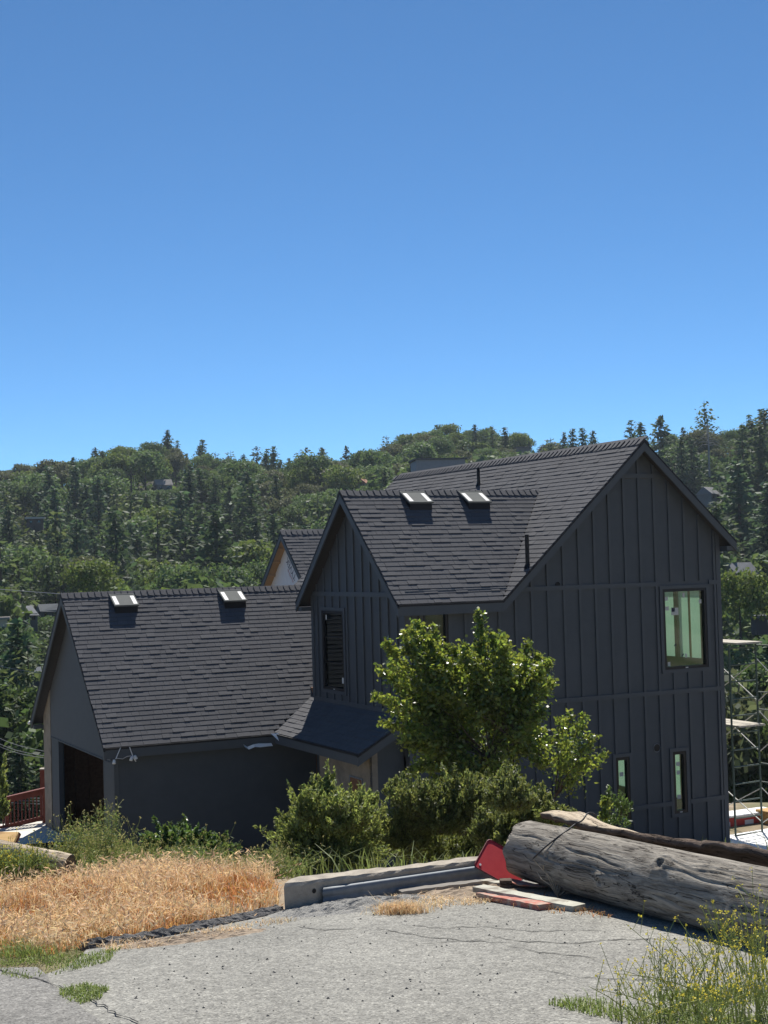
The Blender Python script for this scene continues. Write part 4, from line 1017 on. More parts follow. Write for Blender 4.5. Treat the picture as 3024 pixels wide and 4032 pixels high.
# ------------------------------------------------------------------ left side: deck rail, pad, boards, old log
dk = empty('deck_railing', tuple(at(14, 1789, 40.3))); tag(dk, 'red stained wooden deck railing beyond the garage', 'railing')
r0 = at(14, 1789, 40.3); r1 = at(99, 1768, 40.9); dd_ = (r1-r0); dd_.z = 0; rl_ = dd_.length; dn = dd_/rl_
r0b = Vector((0, 0, 0)); ang = math.atan2(dn.y, dn.x); dk.rotation_euler = (0, 0, ang)
ext = 2.4; hh = .84
slope_z = (r1.z-r0.z)/rl_
for x in (-ext, .02, rl_-.04, rl_+1.2): MB().box((x-.05, -.05, -.35), (x+.05, .05, hh+.02+slope_z*x)).build('post', MT['redwood'], dk)
MB().hexa([(-ext, -.07, hh-ext*slope_z), (rl_+1.3, -.07, hh+(rl_+1.3)*slope_z), (rl_+1.3, .07, hh+(rl_+1.3)*slope_z), (-ext, .07, hh-ext*slope_z)], (0, 0, .04)).build('top_rail', MT['redwood'], dk)
MB().para((-ext, -.03, hh-.001-ext*slope_z), (rl_+1.3, -.03, hh-.001+(rl_+1.3)*slope_z), .14, (0, .05, 0)).build('rail', MT['redwood'], dk)
MB().para((-ext, -.03, .1-ext*slope_z), (rl_+1.3, -.03, .1+(rl_+1.3)*slope_z), .12, (0, .05, 0)).build('rail', MT['redwood'], dk)
x = -ext+.15
while x < rl_+1.2:
    if min(abs(x-.02), abs(x-rl_+.04)) > .07: MB().box((x-.015, -.015, .05+slope_z*x), (x+.015, .015, hh-.1+slope_z*x)).build('baluster', MT['redwood'], dk)
    x += .108
tp_ = at(94, 1662, 42.3); MB().box((-.09, -.09, -1.3), (.09, .09, 0)).build('tall_post', MT['redwood']) and None
po = bpy.data.objects['tall_post']; po.location = tp_; po.scale = (1, 1, 1.2); tag(po, 'taller red stained post with a pale top behind the deck railing', 'post')
MB().box((-.1, -.1, .001), (.1, .1, .03)).build('cap', MT['plank'], po)
q = at(40, 1812, 36.6); sheet('driveway_slab', (q.x-1.2, q.y+2.6, -7.12), 5.6, 3.4, .25, mat('pale_concrete_slab', (.62,.59,.52), (.72,.69,.62), 1.2, .9, c3=(.5,.48,.42), s3=1.5, f3=.62), 'bright pale concrete pad in front of the garage door', .012, seed=4, cat='slab')
# tan boards nailed into a panel, leaning at the left edge
pb = empty('leaning_boards', tuple(at(-8, 1868, 14.5))); tag(pb, 'tan wooden board panel leaning beside the old grey log', 'board panel')
base = at(-8, 1868, 14.5)
def Q(x, y, d): return at(x, y, d)-base
for (xa, ya, xb, yb), (xc, yc, xd, yd) in (((-40, 1796, 40, 1797), (-46, 1818, 28, 1821)), ((-46, 1820, 27, 1823), (-50, 1838, 17, 1842)), ((-50, 1840, 16, 1844), (-55, 1866, 0, 1872))):
    A, B, C, D = Q(xa, ya, 14.85), Q(xb, yb, 14.85), Q(xd, yd, 14.6), Q(xc, yc, 14.6)
    MB().hexa([A, B, C, D], (0, .03, -.03)).build('board', MT['wood_orange'], pb)
MB().hexa([Q(40, 1797, 14.86), Q(44, 1800, 14.86), Q(6, 1880, 14.55), Q(0, 1876, 14.55)], (0, .03, -.02)).build('edge_batten', MT['redwood'], pb)
o_a, o_b = at(-20, 1836, 14.6), at(150, 1874, 14.3)
ol = empty('old_log', tuple(o_a)); d_ = (o_b-o_a).normalized(); s_ = Vector((-d_.y, d_.x, 0)).normalized(); ol.matrix_world = frame_m(o_a, d_, s_, d_.cross(s_)); tag(ol, 'small old grey log lying in the weeds beside the tan boards', 'log')
Lo = (o_b-o_a).length; V = []; n = 28; h1 = vnoise(31)
for i in range(41):
    x = Lo*i/40
    for k in range(n): th = 2*math.pi*k/n; r = .125*(1+.08*h1(th, x*2)+.05*h1(th*3, x*5)); V.append((x, math.cos(th)*r, math.sin(th)*r))
F = [(i*n+k, i*n+(k+1) % n, (i+1)*n+(k+1) % n, (i+1)*n+k) for i in range(40) for k in range(n)]
link('trunk', npmesh('trunk', V, F, MT['palelog'], smooth=True), ol)
b = MB(); b.v = V[40*n:]+[(Lo-.02, 0, 0)]; b.f = [(k, (k+1) % n, n) for k in range(n)]; b.build('cut_end', MT['rot'], ol)
# stacked boards inside the garage
sb = empty('board_stack', tuple(HW(-2.6, 11.2, -7.05)), YAW); tag(sb, 'stack of grey boards against the back wall inside the garage', 'boards')
rr = random.Random(5)
for k in range(6):
    for j in range(2): MB().box((-1.2+j*1.15+rr.uniform(-.05, .05), -.2, .3+k*.16), (-.1+j*1.15, .2+rr.uniform(-.1, .1), .3+k*.16+.13)).build('board', MT['greywood'], sb)
for x in (-1.0, .3): MB().box((x, -.15, 0), (x+.1, .15, .3)).build('support', MT['greywood'], sb)
# pale stick ends in the weeds by the wall
for (x0, y0, x1, y1) in ((480, 1858, 536, 1855), (530, 1856, 562, 1852)):
    MB().tube([at(x0, y0, 20.5), at(x1, y1, 20.7)], .016, 6).build('stick', MT['twig']); 
for o in [o for o in bpy.data.objects if o.name.startswith('stick') and o.parent is None and o.type == 'MESH' and o.name.split('.')[0] == 'stick']: tag(o, 'thin pale stick lying in the weeds before the garage wall', 'stick', 'pale sticks by the garage wall')
# power lines
def wire(pts, r, label, group):
    P = [at(*p) for p in pts]; a, c, e = P; path = []
    for k in range(25): t = k/24; path.append(a*(1-t)*(1-2*t)+c*4*t*(1-t)+e*t*(2*t-1))
    tag(MB().tube(path, r, 5).build('power_line', MT['lines']), label, 'power line', group)
wire([(-60, 1268, 70), (50, 1277, 72), (200, 1288, 74)], .02, 'single power cable passing above the garage ridge', 'power lines')
for k, (a, c, e) in enumerate(((1586, 1622, 1634), (1598, 1633, 1640), (1604, 1638, 1645))):
    wire([(-15, a, 58), (62, c-6, 60), (190, e, 63)], .012, 'power cable sagging behind the garage corner above the deck railing', 'power lines behind the garage')
for k in range(4):
    wire([(20, 1718+k*5, 56), (60, 1718+k*6, 58), (130, 1717+k*7, 60)], .012, 'low power cable just above the deck railing', 'low cables above the railing')
wire([(-10, 1436, 66), (40, 1447, 66), (110, 1457, 67)], .016, 'power cable crossing the trees left of the garage gable', 'power lines')

# ------------------------------------------------------------------ foliage generators
def quads(c, nrm, up, w, h):
    """diamond leaves: centres c, unit normals nrm, long direction up, widths w, lengths h -> verts, faces"""
    s = np.cross(nrm, up); s /= np.linalg.norm(s, axis=1, keepdims=True)+1e-9
    u = np.cross(s, nrm)
    w = np.broadcast_to(np.asarray(w, float), (len(c),))[:, None]; h = np.broadcast_to(np.asarray(h, float), (len(c),))[:, None]
    v = np.stack([c-u*h*.5, c+s*w*.5, c+u*h*.5, c-s*w*.5], 1).reshape(-1, 3)
    return v, np.arange(len(v)).reshape(-1, 4)
def rand_unit(rng, n):
    v = rng.normal(size=(n, 3)); return v/np.linalg.norm(v, axis=1, keepdims=True)
def cone_trunk(h, r, n=6, lean=0.0):
    b = MB(); b.tube([(0, 0, -1.0), (0, 0, 0), (lean*.3, 0, h*.5), (lean, 0, h)], [r*1.2, r, r*.6, r*.12], n); return b
def conifer_leaves(rng, h, R, nw, nb, ns, low=.12, tuft=.5, droop=.25, narrow=.9):
    C = []; U = []
    for i in range(nw):
        t = low+(1-low)*(i+rng.uniform(-.3, .3))/nw; t = min(max(t, low), .985)
        rad = R*(1-t)**narrow*rng.uniform(.6, 1.15)+.22
        if rng.random() < .08: continue
        k = max(3, int(nb*(.5+.5*(1-t)))); a0 = rng.uniform(0, 6.28)
        for j in range(k):
            a = a0+6.283*j/k+rng.normal()*.22; rl = rad*rng.uniform(.6, 1.18)
            d = np.array([math.cos(a), math.sin(a), 0]); m = max(1, int(ns*(rl/R)+1))
            for q in range(m):
                f = (q+.6+rng.uniform(-.3, .3))/m
                p = d*rl*f; z = t*h-droop*rl*f*f+.10*rl*f
                C.append((p[0]+rng.normal()*.10*R*.4, p[1]+rng.normal()*.10*R*.4, z+rng.normal()*.08)); U.append(d+np.array([rng.normal()*.4, rng.normal()*.4, -.15+rng.normal()*.25]))
    C = np.array(C); U = np.array(U); U /= np.linalg.norm(U, axis=1, keepdims=True)
    nr = np.array([0, 0, 1.])+.75*rng.normal(size=(len(C), 3)); nr /= np.linalg.norm(nr, axis=1, keepdims=True)
    sz = tuft*rng.uniform(.6, 1.35, len(C))
    return quads(C, nr, U, sz*.62, sz*1.25)
def oak_leaves(rng, h, R, lobes, n, leaf):
    C = []; Nn = []
    cs = [(0, 0, h*.68, R*.62)]
    for i in range(lobes):
        a = rng.uniform(0, 6.28); e = rng.uniform(-.25, 1.25); rr_ = R*rng.uniform(.45, .72)
        cs.append((math.cos(a)*math.cos(e)*rr_, math.sin(a)*math.cos(e)*rr_, h*.60+math.sin(e)*h*.30, R*rng.uniform(.26, .44)))
    tot = sum(c[3]**2 for c in cs)
    for x, y, z, r in cs:
        k = int(n*r*r/tot)+3; v = rand_unit(rng, k); v[:, 2] = np.where(v[:, 2] < -.35, -v[:, 2], v[:, 2])
        rad = r*rng.uniform(.72, 1.06, k)[:, None]*(1+.18*np.sin(v[:, :1]*7+v[:, 1:2]*5+x))
        C.append(np.array([x, y, z])+v*rad*np.array([1, 1, .85])); Nn.append(v+.8*rng.normal(size=v.shape))
    C = np.concatenate(C); Nn = np.concatenate(Nn); Nn /= np.linalg.norm(Nn, axis=1, keepdims=True)
    sz = leaf*rng.uniform(.6, 1.4, len(C))
    return quads(C, Nn, rand_unit(rng, len(C)), sz*.8, sz)
rng = np.random.default_rng(77)
def tone(base, k, nm):
    out = []
    for i in range(k):
        f = rng.uniform(.75, 1.3); g = rng.uniform(.92, 1.1); c = [base[0]*f*g, base[1]*f, base[2]*f/g]
        out.append(leafmat('%s_%d' % (nm, i), tuple(c), tuple(min(.9, x*1.5) for x in (c[0], c[1], c[2]*.7)), .3, .65, .2, .33))
    return out
CT = tone((.070,.106,.056), 5, 'conifer_foliage'); PT = tone((.085,.118,.058), 3, 'pine_foliage')
OT = tone((.108,.152,.058), 4, 'oak_foliage'); BT = tone((.150,.21,.065), 2, 'bright_oak_foliage'); GT = tone((.150,.165,.095), 2, 'grey_oak_foliage')
# unit-ish prototypes, height 10
CON_HI = []; CON_LO = []; OAK_HI = []; OAK_LO = []
for i in range(6):
    R = rng.uniform(2.9, 3.8); pine = i >= 4
    CON_HI.append((conifer_leaves(rng, 10, R*(1.05 if pine else 1), 26 if pine else 44, 7 if pine else 10, 8 if pine else 9, .28 if pine else .1, .55 if pine else .50, .05 if pine else .25, .5 if pine else .78), cone_trunk(10, .2), pine))
    CON_LO.append((conifer_leaves(rng, 10, R, 18, 6, 4, .12, .95, .2, .6 if pine else .8), pine))
for i in range(5):
    OAK_HI.append((oak_leaves(rng, 10, rng.uniform(4.2, 5.6), 18, 4200, .40), cone_trunk(7, .28), None)); OAK_LO.append((oak_leaves(rng, 10, rng.uniform(4.2, 5.6), 12, 500, 1.0), oak_leaves(rng, 10, rng.uniform(4.2, 5.6), 16, 3000, .46)))
def cmesh(nm, vf, m): return npmesh(nm, vf[0], vf[1], m)
CON_ME = {}; OAK_ME = {}
TRUNK = [p[1].mesh('trunk', MT['bark']) for p in CON_HI]; OTRUNK = [p[1].mesh('trunk', MT['bark']) for p in OAK_HI]

def house_hides(px, py):
    if 130 < px < 660 and py > 1275: return True
    if 655 < px < 745 and py > 1100+(745-px)*2.4: return True
    if 740 <= px < 1165 and py > 1055: return True
    if 860 < px < 1390 and py > 1030-(px-860)*.16: return True
    if 1380 <= px < 1585 and py > 950+(px-1385)*1.18: return True
    return px > 1540 and px < 1560 and py > 1180
def pix(P):
    v = Vector(P); d = v.dot(_fw); return ((1512+FPX*v.dot(_r3)/d)*1659/3024, (2016-FPX*v.dot(_u3)/d)*1659/3024)
cand = []
rng = np.random.default_rng(5)
d = 64.0
while d < 440:
    sp = 5.6+d*.009; hw = .36*d+6; x = -hw
    while x < hw:
        xx = x+rng.uniform(-.45, .45)*sp; yy = d+rng.uniform(-.45, .45)*sp; x += sp
        z = float(ground(xx, yy)); a = xx/yy
        nz = math.sin(xx*.05+1.3)+math.sin(yy*.045+xx*.02)+rng.normal()*.9
        con = nz < (.15 if d < 300 else -1.25)
        if con: h = rng.uniform(10, 19)*(1 if rng.random() < .85 else 1.2)
        else: h = rng.uniform(7.5, 13)
        if d < 130: h = min(h, max(3.5, (-.055+.03*rng.uniform(-1, 1))*yy-z))
        if d > 340: h *= .74
        P = (xx, yy, z+h*.85); px, py = pix(P)
        vis = -20 < px < 1680 and not house_hides(px, py)
        cand.append((con, xx, yy, z-.3, h, vis, h/yy, rng.random(), rng.integers(0, 100), nz))
    d += sp*.92
# clearings round the background houses
BH = []   # filled with (x, y, r)
def bhouse(px, py, dist, w, dpt, hgt, rot, wallc, roofc, label, flat=False, name='background_house', win=2):
    p = at(px, py, dist); o = empty(name, (p.x, p.y, p.z-hgt), rot); tag(o, label, 'house', 'houses on the wooded hillside')
    BH.append((p.x, p.y, max(w, dpt)*.75, p.z-hgt))
    wm = mat('hill_house_wall', wallc, tuple(c*1.15 for c in wallc), 2, .8); rm_ = mat('hill_house_roof', roofc, tuple(c*1.2 for c in roofc), 3, .85)
    MB().box((-w/2, -dpt/2, -1.0), (w/2, dpt/2, hgt)).build('wall', wm, o)
    if flat: MB().box((-w/2-.3, -dpt/2-.3, hgt+.001), (w/2+.3, dpt/2+.3, hgt+.25)).build('roof', rm_, o)
    else:
        rh = dpt*.42; e = w*.06
        b = MB(); b.add([(-w/2-e, -dpt/2-e, hgt-.1), (w/2+e, -dpt/2-e, hgt-.25), (w/2+e, 0, hgt+rh), (-w/2-e, 0, hgt+rh), (-w/2-e, dpt/2+e, hgt-.25), (w/2+e, dpt/2+e, hgt-.25)], [(0, 1, 2, 3), (3, 2, 5, 4), (0, 3, 4), (1, 5, 2), (0, 4, 5, 1)]); b.build('roof', rm_, o)
    for k in range(win):
        x = -w/2+w*(k+.5)/win; wd = MB().box((x-w*.09, -dpt/2-.05, hgt*.35), (x+w*.09, -dpt/2-.001, hgt*.75)).build('window', MT['frame'], o)
        MB().box((x-w*.075, -dpt/2-.06, hgt*.38), (x+w*.075, -dpt/2-.051, hgt*.72)).build('pane', MT['glass2'], wd)
for (px, py, dist, wpx, rot, wc, rc, flat, lab) in (
    (76, 1121, 230, 34, .2, (.10,.08,.07), (.42,.40,.38), True, 'small brown cabin with a pale roof among the conifers'),
    (352, 1047, 330, 34, .4, (.16,.15,.13), (.24,.22,.2), False, 'low house with a dull brown roof below the tallest skyline pine'),
    (48, 1326, 170, 50, 1.0, (.10,.11,.11), (.17,.18,.19), False, 'grey roofed house left of the garage ridge'),
    (104, 1318, 180, 40, .5, (.06,.065,.07), (.14,.15,.155), False, 'dark gabled house right behind the garage ridge end'),
    (78, 1455, 120, 42, .9, (.045,.045,.05), (.13,.14,.15), False, 'steep dark cabin half hidden by the garage rake'),
    (4, 1338, 150, 22, .2, (.5,.42,.32), (.3,.27,.24), True, 'tan stuccoed house at the edge of the trees'),
    (945, 996, 215, 106, .12, (.27,.25,.26), (.10,.09,.09), True, 'wide flat roofed grey building rising behind the main ridge'),
    (785, 1044, 300, 28, 1.2, (.3,.26,.22), (.34,.17,.11), False, 'little house with a rust red roof above the upper gable'),
    (1530, 1066, 260, 42, .9, (.16,.155,.15), (.17,.17,.175), False, 'grey roofed house under the conifers right of the main gable'),
    (1596, 1236, 170, 62, .5, (.13,.13,.13), (.15,.155,.16), False, 'grey roofed house above the bright green oak'),
    (1128, 968, 380, 30, .1, (.18,.15,.13), (.14,.12,.11), True, 'brown house on the crest beside the tall pole'),
    (1640, 1335, 130, 28, .2, (.05,.05,.055), (.10,.10,.11), True, 'dark low building at the foot of the hill beside the scaffold')):
    w_ = wpx*dist/3067; bhouse(px, py, dist, w_, w_*.8, w_*(.42 if wpx < 90 else .35), rot, wc, rc, lab, flat, win=2 if wpx > 30 and wpx < 90 else 0)
cand = [c for c in cand if not any((c[1]-h[0])**2+(c[2]-h[1])**2 < h[2]**2 for h in BH)]
# keep sight lines to those houses open
def blocks(c):
    for hx, hy, r, hz in BH:
        if c[2] < hy and c[2] > hy*.62:
            t = c[2]/hy; 
            if abs(c[1]-hx*t) < r*t+1.5 and (c[3]+c[4])/c[2] > hz/hy: return True
    return False
cand2 = []
for c in cand:
    if blocks(c):
        hmin = min((hz/hy)*c[2]-c[3] for hx, hy, r, hz in BH if c[2] < hy and c[2] > hy*.62 and abs(c[1]-hx*c[2]/hy) < r*c[2]/hy+1.5)
        if hmin < 2.5: continue
        c = c[:4]+(min(c[4], hmin),)+c[5:]
    cand2.append(c)
cand = cand2
def place_tree(con, x, y, z, h, rv, iv, label, cat, group, kind=None):
    if con:
        pine = kind == 'pine'; i = (4+iv % 2) if pine else iv % 4; tn = (PT if pine else CT); ti = iv % len(tn); key = (i, pine, ti)
        if key not in CON_ME: CON_ME[key] = cmesh('crown', CON_HI[i][0], tn[ti])
        cm, tm_ = CON_ME[key], TRUNK[i]; nm = 'pine_tree' if pine else 'fir_tree'
    else:
        tn = {'bright': BT, 'grey': GT}.get(kind, OT); i = iv % 5; ti = (iv//5) % len(tn); key = (i, kind, ti)
        if key not in OAK_ME: OAK_ME[key] = cmesh('crown', OAK_HI[i][0], tn[ti])
        cm, tm_ = OAK_ME[key], OTRUNK[i]; nm = 'oak_tree'
    o = empty(nm, (x, y, z), rv*6.28); s = h/10; wd = 1.0+.35*(((iv*37) % 100)/100-.5); o.scale = (s*wd, s*wd, s)
    link('crown', cm, o); link('trunk', tm_, o); return tag(o, label, cat, group)
def kind_of(c):
    con, iv = c[0], c[8]
    if con: return 'pine' if iv % 10 < 3 else 'fir'
    return 'bright' if iv % 10 < 2 else ('grey' if iv % 10 < 4 else 'oak')
LAB = {'pine': ('olive green open crowned pine on the wooded hillside', 'pine tree', 'pines on the hillside'), 'fir': ('dark narrow fir on the wooded hillside', 'fir tree', 'firs on the hillside'),
       'bright': ('bright yellow green rounded oak on the wooded hillside', 'oak tree', 'bright oaks on the hillside'), 'grey': ('dull grey green rounded oak on the wooded hillside', 'oak tree', 'grey oaks on the hillside'), 'oak': ('mid green rounded oak on the wooded hillside', 'oak tree', 'oaks on the hillside')}
SKL = {'pine': 'open crowned pine breaking the skyline along the hill crest', 'fir': 'dark fir breaking the skyline along the hill crest', 'bright': 'bright green oak along the crest of the hill', 'grey': 'dull grey green oak along the crest of the hill', 'oak': 'mid green rounded oak along the crest of the hill'}
NEARL = {'pine': 'olive pine low in the valley behind the house', 'fir': 'dark fir low in the valley behind the house', 'bright': 'bright oak low in the valley behind the house', 'grey': 'dull oak low in the valley behind the house', 'oak': 'mid green oak low in the valley behind the house'}
for con_flag in (True, False):
    vis = sorted([c for c in cand if c[5] and c[0] == con_flag], key=lambda c: -c[6]-(.02 if c[2] > 370 else 0))[:285]
    for c in vis:
        k = kind_of(c); lb, ct, gp = LAB[k]
        if c[2] > 370: lb = SKL[k]; gp = gp.replace('on the hillside', 'along the crest')
        elif c[2] < 115: lb = NEARL[k]; gp = gp.replace('on the hillside', 'in the valley')
        place_tree(c[0], c[1], c[2], c[3], c[4], c[7], int(c[8]), lb, ct, gp, k)
    ids = set(id(c) for c in vis); cand = [c for c in cand if id(c) not in ids]
# the remaining wood as one mass
allm = CT+PT+OT+BT+GT; off = {'fir': 0, 'pine': len(CT), 'oak': len(CT)+len(PT), 'bright': len(CT)+len(PT)+len(OT), 'grey': len(CT)+len(PT)+len(OT)+len(BT)}; cnt = {'fir': len(CT), 'pine': len(PT), 'oak': len(OT), 'bright': len(BT), 'grey': len(GT)}
VV = []; FF = []; MI = []; nb = 0
for c in cand:
    k = kind_of(c); iv = int(c[8]); near = c[2] < 150; src = CON_HI[(4+iv % 2) if k == 'pine' else iv % 4][0] if (c[0] and near) else OAK_LO[iv % 5][1] if near else CON_LO[(4+iv % 2) if k == 'pine' else iv % 4][0] if c[0] else OAK_LO[iv % 5][0]
    s = c[4]/10; a = c[7]*6.28; v = src[0]*s; ca, sa = math.cos(a), math.sin(a)
    w = np.stack([v[:, 0]*ca-v[:, 1]*sa+c[1], v[:, 0]*sa+v[:, 1]*ca+c[2], v[:, 2]+c[3]], 1)
    VV.append(w); FF.append(src[1]+nb); nb += len(w); MI.append(np.full(len(src[1]), off[k]+iv % cnt[k]))
print('WOOD', len(cand), sum(1 for c in cand if c[2] < 150), sum(len(x) for x in FF))
tag(link('woodland', npmesh('woodland', np.concatenate(VV), np.concatenate(FF), None, mats=allm, midx=np.concatenate(MI))), 'dense mixed woodland filling in behind the single trees on the hill', 'woodland', kind='stuff')
# understory scrub so that no bare slope shows between the crowns
r = np.random.default_rng(9); n = 9000; yy = np.sqrt(r.uniform(60**2, 440**2, n)); xx = r.uniform(-.36, .36, n)*yy
zz = ground(xx, yy); C = np.repeat(np.stack([xx, yy, zz], 1), 9, 0)+r.normal(size=(n*9, 3))*np.array([1.3, 1.3, .7])+np.array([0, 0, .8]); 
v, f = quads(C, rand_unit(r, len(C)), rand_unit(r, len(C)), r.uniform(.7, 1.3, len(C))*C[:, 1]*.0032, r.uniform(.8, 1.5, len(C))*C[:, 1]*.0032)
tag(link('scrub', npmesh('scrub', v, f, None, mats=[OT[0], CT[1], BT[0], GT[0]], midx=np.repeat(r.choice(4, n, p=[.4, .4, .1, .1]), 9))), 'low scrub under the trees of the hillside', 'scrub', kind='stuff')
# named skyline trees
def sky_tree(px, py_top, dist, h, kind, label, iv):
    p = at(px, py_top, dist); o = place_tree(kind in ('pine', 'fir'), p.x, p.y, p.z-h, h, iv*.13, iv, label, 'fir tree' if kind == 'fir' else ('pine tree' if kind == 'pine' else 'oak tree'), None, kind)
    return o
sky_tree(358, 950, 396, 15, 'pine', 'tall broad pine topping the hill crest above the low brown roof', 15)
sky_tree(205, 966, 392, 15, 'fir', 'bushy twin topped fir on the crest left of the tallest pine', 2)
sky_tree(222, 974, 396, 13, 'fir', 'smaller fir against the taller one on the crest', 6)
sky_tree(312, 958, 394, 12, 'pine', 'thin pine just left of the tallest pine on the crest', 25)
sky_tree(590, 963, 372, 19, 'fir', 'tall slender fir rising over the skyline dip', 3)
sky_tree(660, 966, 368, 18, 'pine', 'tall flat topped pine rising over the skyline dip', 35)
sky_tree(695, 970, 366, 17, 'fir', 'dark fir beside the tall flat topped pine', 11)
sky_tree(835, 940, 392, 13, 'pine', 'sparse pine standing on the shoulder of the round hilltop', 44)
sky_tree(945, 917, 398, 14, 'fir', 'dark fir crowning the round hilltop', 8)
for k, (px, py, nm) in enumerate(((1236, 925, 'tallest'), (1258, 924, 'middle'), (1280, 929, 'smallest'))):
    sky_tree(px, py, 300, 11, 'fir', '%s of three isolated firs above the main roof ridge' % nm if nm != 'middle' else 'middle fir of the three isolated ones above the main roof ridge', 4+k*4)
sky_tree(1143, 951, 380, 8, 'fir', 'lone small fir beside the tall pole on the crest', 7)
sky_tree(1470, 942, 280, 14, 'fir', 'dark fir on the skyline left of the dead snag', 12)
sky_tree(1492, 945, 285, 13, 'fir', 'narrow fir close to the dead snag', 16)
sky_tree(1602, 915, 270, 19, 'fir', 'big dark fir at the top of the right hand slope', 20)
sky_tree(1640, 912, 262, 20, 'fir', 'largest dark fir at the top of the right hand slope', 9)
sky_tree(408, 1000, 290, 17, 'fir', 'tall dark fir standing out in the middle of the slope', 1)
sky_tree(430, 1010, 300, 15, 'fir', 'second tall fir standing out in the middle of the slope', 5)
sky_tree(200, 1215, 150, 6.6, 'bright', 'bright green round oak just above the garage ridge', 21)
sky_tree(1595, 1240, 118, 7.5, 'bright', 'bright green oak beside the batten wall corner', 11)
sky_tree(38, 1330, 88, 11, 'fir', 'tall grey green fir left of the garage gable', 13)
sky_tree(60, 1395, 84, 8, 'pine', 'loose crowned pine against the garage rake', 14)
sky_tree(28, 1490, 72, 6, 'oak', 'mid green oak below the power lines left of the garage', 10)
sky_tree(40, 1580, 62, 5, 'fir', 'small fir in front of the three power lines', 17)
sky_tree(1640, 1440, 78, 6.5, 'oak', 'mid green oak behind the top scaffold planks', 15)
sky_tree(1585, 1455, 80, 7, 'pine', 'loose pine behind the scaffold uprights', 24)
# dead snag
p = at(1528, 912, 285); sn = empty('dead_tree', (p.x, p.y, p.z-11)); tag(sn, 'bare grey dead snag with tiers of drooping branches on the skyline', 'dead tree')
MT['snag'] = mat('grey_dead_wood', (.26,.24,.23), (.34,.32,.30), 3, .9)
MB().tube([(0, 0, 0), (.1, 0, 6), (0, 0, 11)], [.25, .18, .05], 6).build('trunk', MT['snag'], sn)
rr = random.Random(7)
for k in range(26):
    z = 6.3+4.4*k/26; l = (11.2-z)*.55+.4; a = k*2.4+rr.uniform(-.3, .3); dx, dy = math.cos(a), math.sin(a)*.6
    MB().tube([(0, 0, z), (dx*l*.5, dy*l*.5, z+.05*l), (dx*l, dy*l, z-.22*l)], [.06, .045, .02], 4).build('branch', MT['snag'], sn)
# poles on the hill
for px, py, dist, h, lab in ((1141, 960, 380, 9, 'thin dark pole beside the brown house on the crest'), (283, 1018, 300, 7, 'pale pole with a cross arm on the wooded slope')):
    p = at(px, py, dist); o = empty('utility_pole', (p.x, p.y, p.z-h)); tag(o, lab, 'utility pole'); MB().tube([(0, 0, -2), (0, 0, h)], .16, 6).build('pole', MT['bark'], o); MB().box((-.9, -.06, h-.8), (.9, .06, h-.6)).build('cross_arm', MT['bark'], o)

# ------------------------------------------------------------------ near vegetation
def gz(x, y): return float(ground(x, y))
def branch_path(a, c, bow, k=9, seed=0):
    a = Vector(a); c = Vector(c); rr = random.Random(seed); out = []
    for i in range(k+1):
        t = i/k; p = a.lerp(c, t); p = p+Vector((0, 0, bow*math.sin(math.pi*t)))+Vector((rr.uniform(-1, 1), rr.uniform(-1, 1), rr.uniform(-.5, .5)))*(.035*math.sin(math.pi*t)); out.append(p)
    return out
# --- glossy leaved young tree in front of the batten wall
SD = 24.0; base = at(1092, 1790, SD); base.z = gz(base.x, base.y)+.02
sap = empty('young_tree', tuple(base)); tag(sap, 'bushy young tree with glossy green leaves before the batten wall', 'tree')
tips = [(885,1352,1.1),(905,1362,1.1),(868,1362,.8),(935,1350,.8),(1000,1660,1.2),(930,1700,1.2),(1060,1700,1.3),(1120,1690,1.2),(880,1610,1.2),(828,1382,1.0),(815,1440,.8),(803,1500,.8),(822,1560,.9),(855,1470,.9),(860,1600,.9),(895,1338,1.2),(870,1400,1),(925,1372,1.1),(945,1412,1),(880,1520,1),(930,1480,1),(968,1392,.9),(985,1450,1),(1035,1318,1.2),(1062,1368,1.2),(1022,1420,1),(1085,1372,1.1),(1110,1420,1.1),(1140,1382,.9),(1165,1412,1),(1190,1425,.9),(1195,1470,.9),(1150,1480,1.1),(1180,1540,1),(1100,1500,1.2),(1040,1520,1.2),(985,1560,1.1),(1185,1600,1),(1130,1600,1.1),(1060,1620,1.1),(930,1600,1),(900,1660,.8),(1010,1680,1),(1170,1660,1),
        (1232,1540,.7),(1262,1545,.8),(1285,1590,.8),(1310,1628,.6),(1268,1640,.8),(1240,1690,.8),(1225,1600,.6),(1210,1545,.45)]
rng = np.random.default_rng(3)
outl = [(815,1400),(890,1345),(960,1400),(1040,1340),(1120,1390),(1190,1440),(1198,1560),(1190,1680),(1150,1770),(1050,1780),(960,1760),(880,1690),(820,1590),(805,1480)]
_k = 0
while _k < 74:
    _p = (rng.uniform(805, 1198), rng.uniform(1345, 1780))
    if _p[1] > 1345 and sum(1 for i in range(len(outl)) if ((outl[i][1] > _p[1]) != (outl[i-1][1] > _p[1])) and _p[0] < (outl[i-1][0]-outl[i][0])*(_p[1]-outl[i][1])/(outl[i-1][1]-outl[i][1])+outl[i][0]) % 2:
        tips.insert(0, (_p[0], _p[1], .8)); _k += 1
tb = MB(); LC = []; LU = []
fork = [at(1060, 1640, SD), at(1000, 1640, SD+.2), at(1110, 1600, SD-.2), at(1200, 1720, SD-.3)]
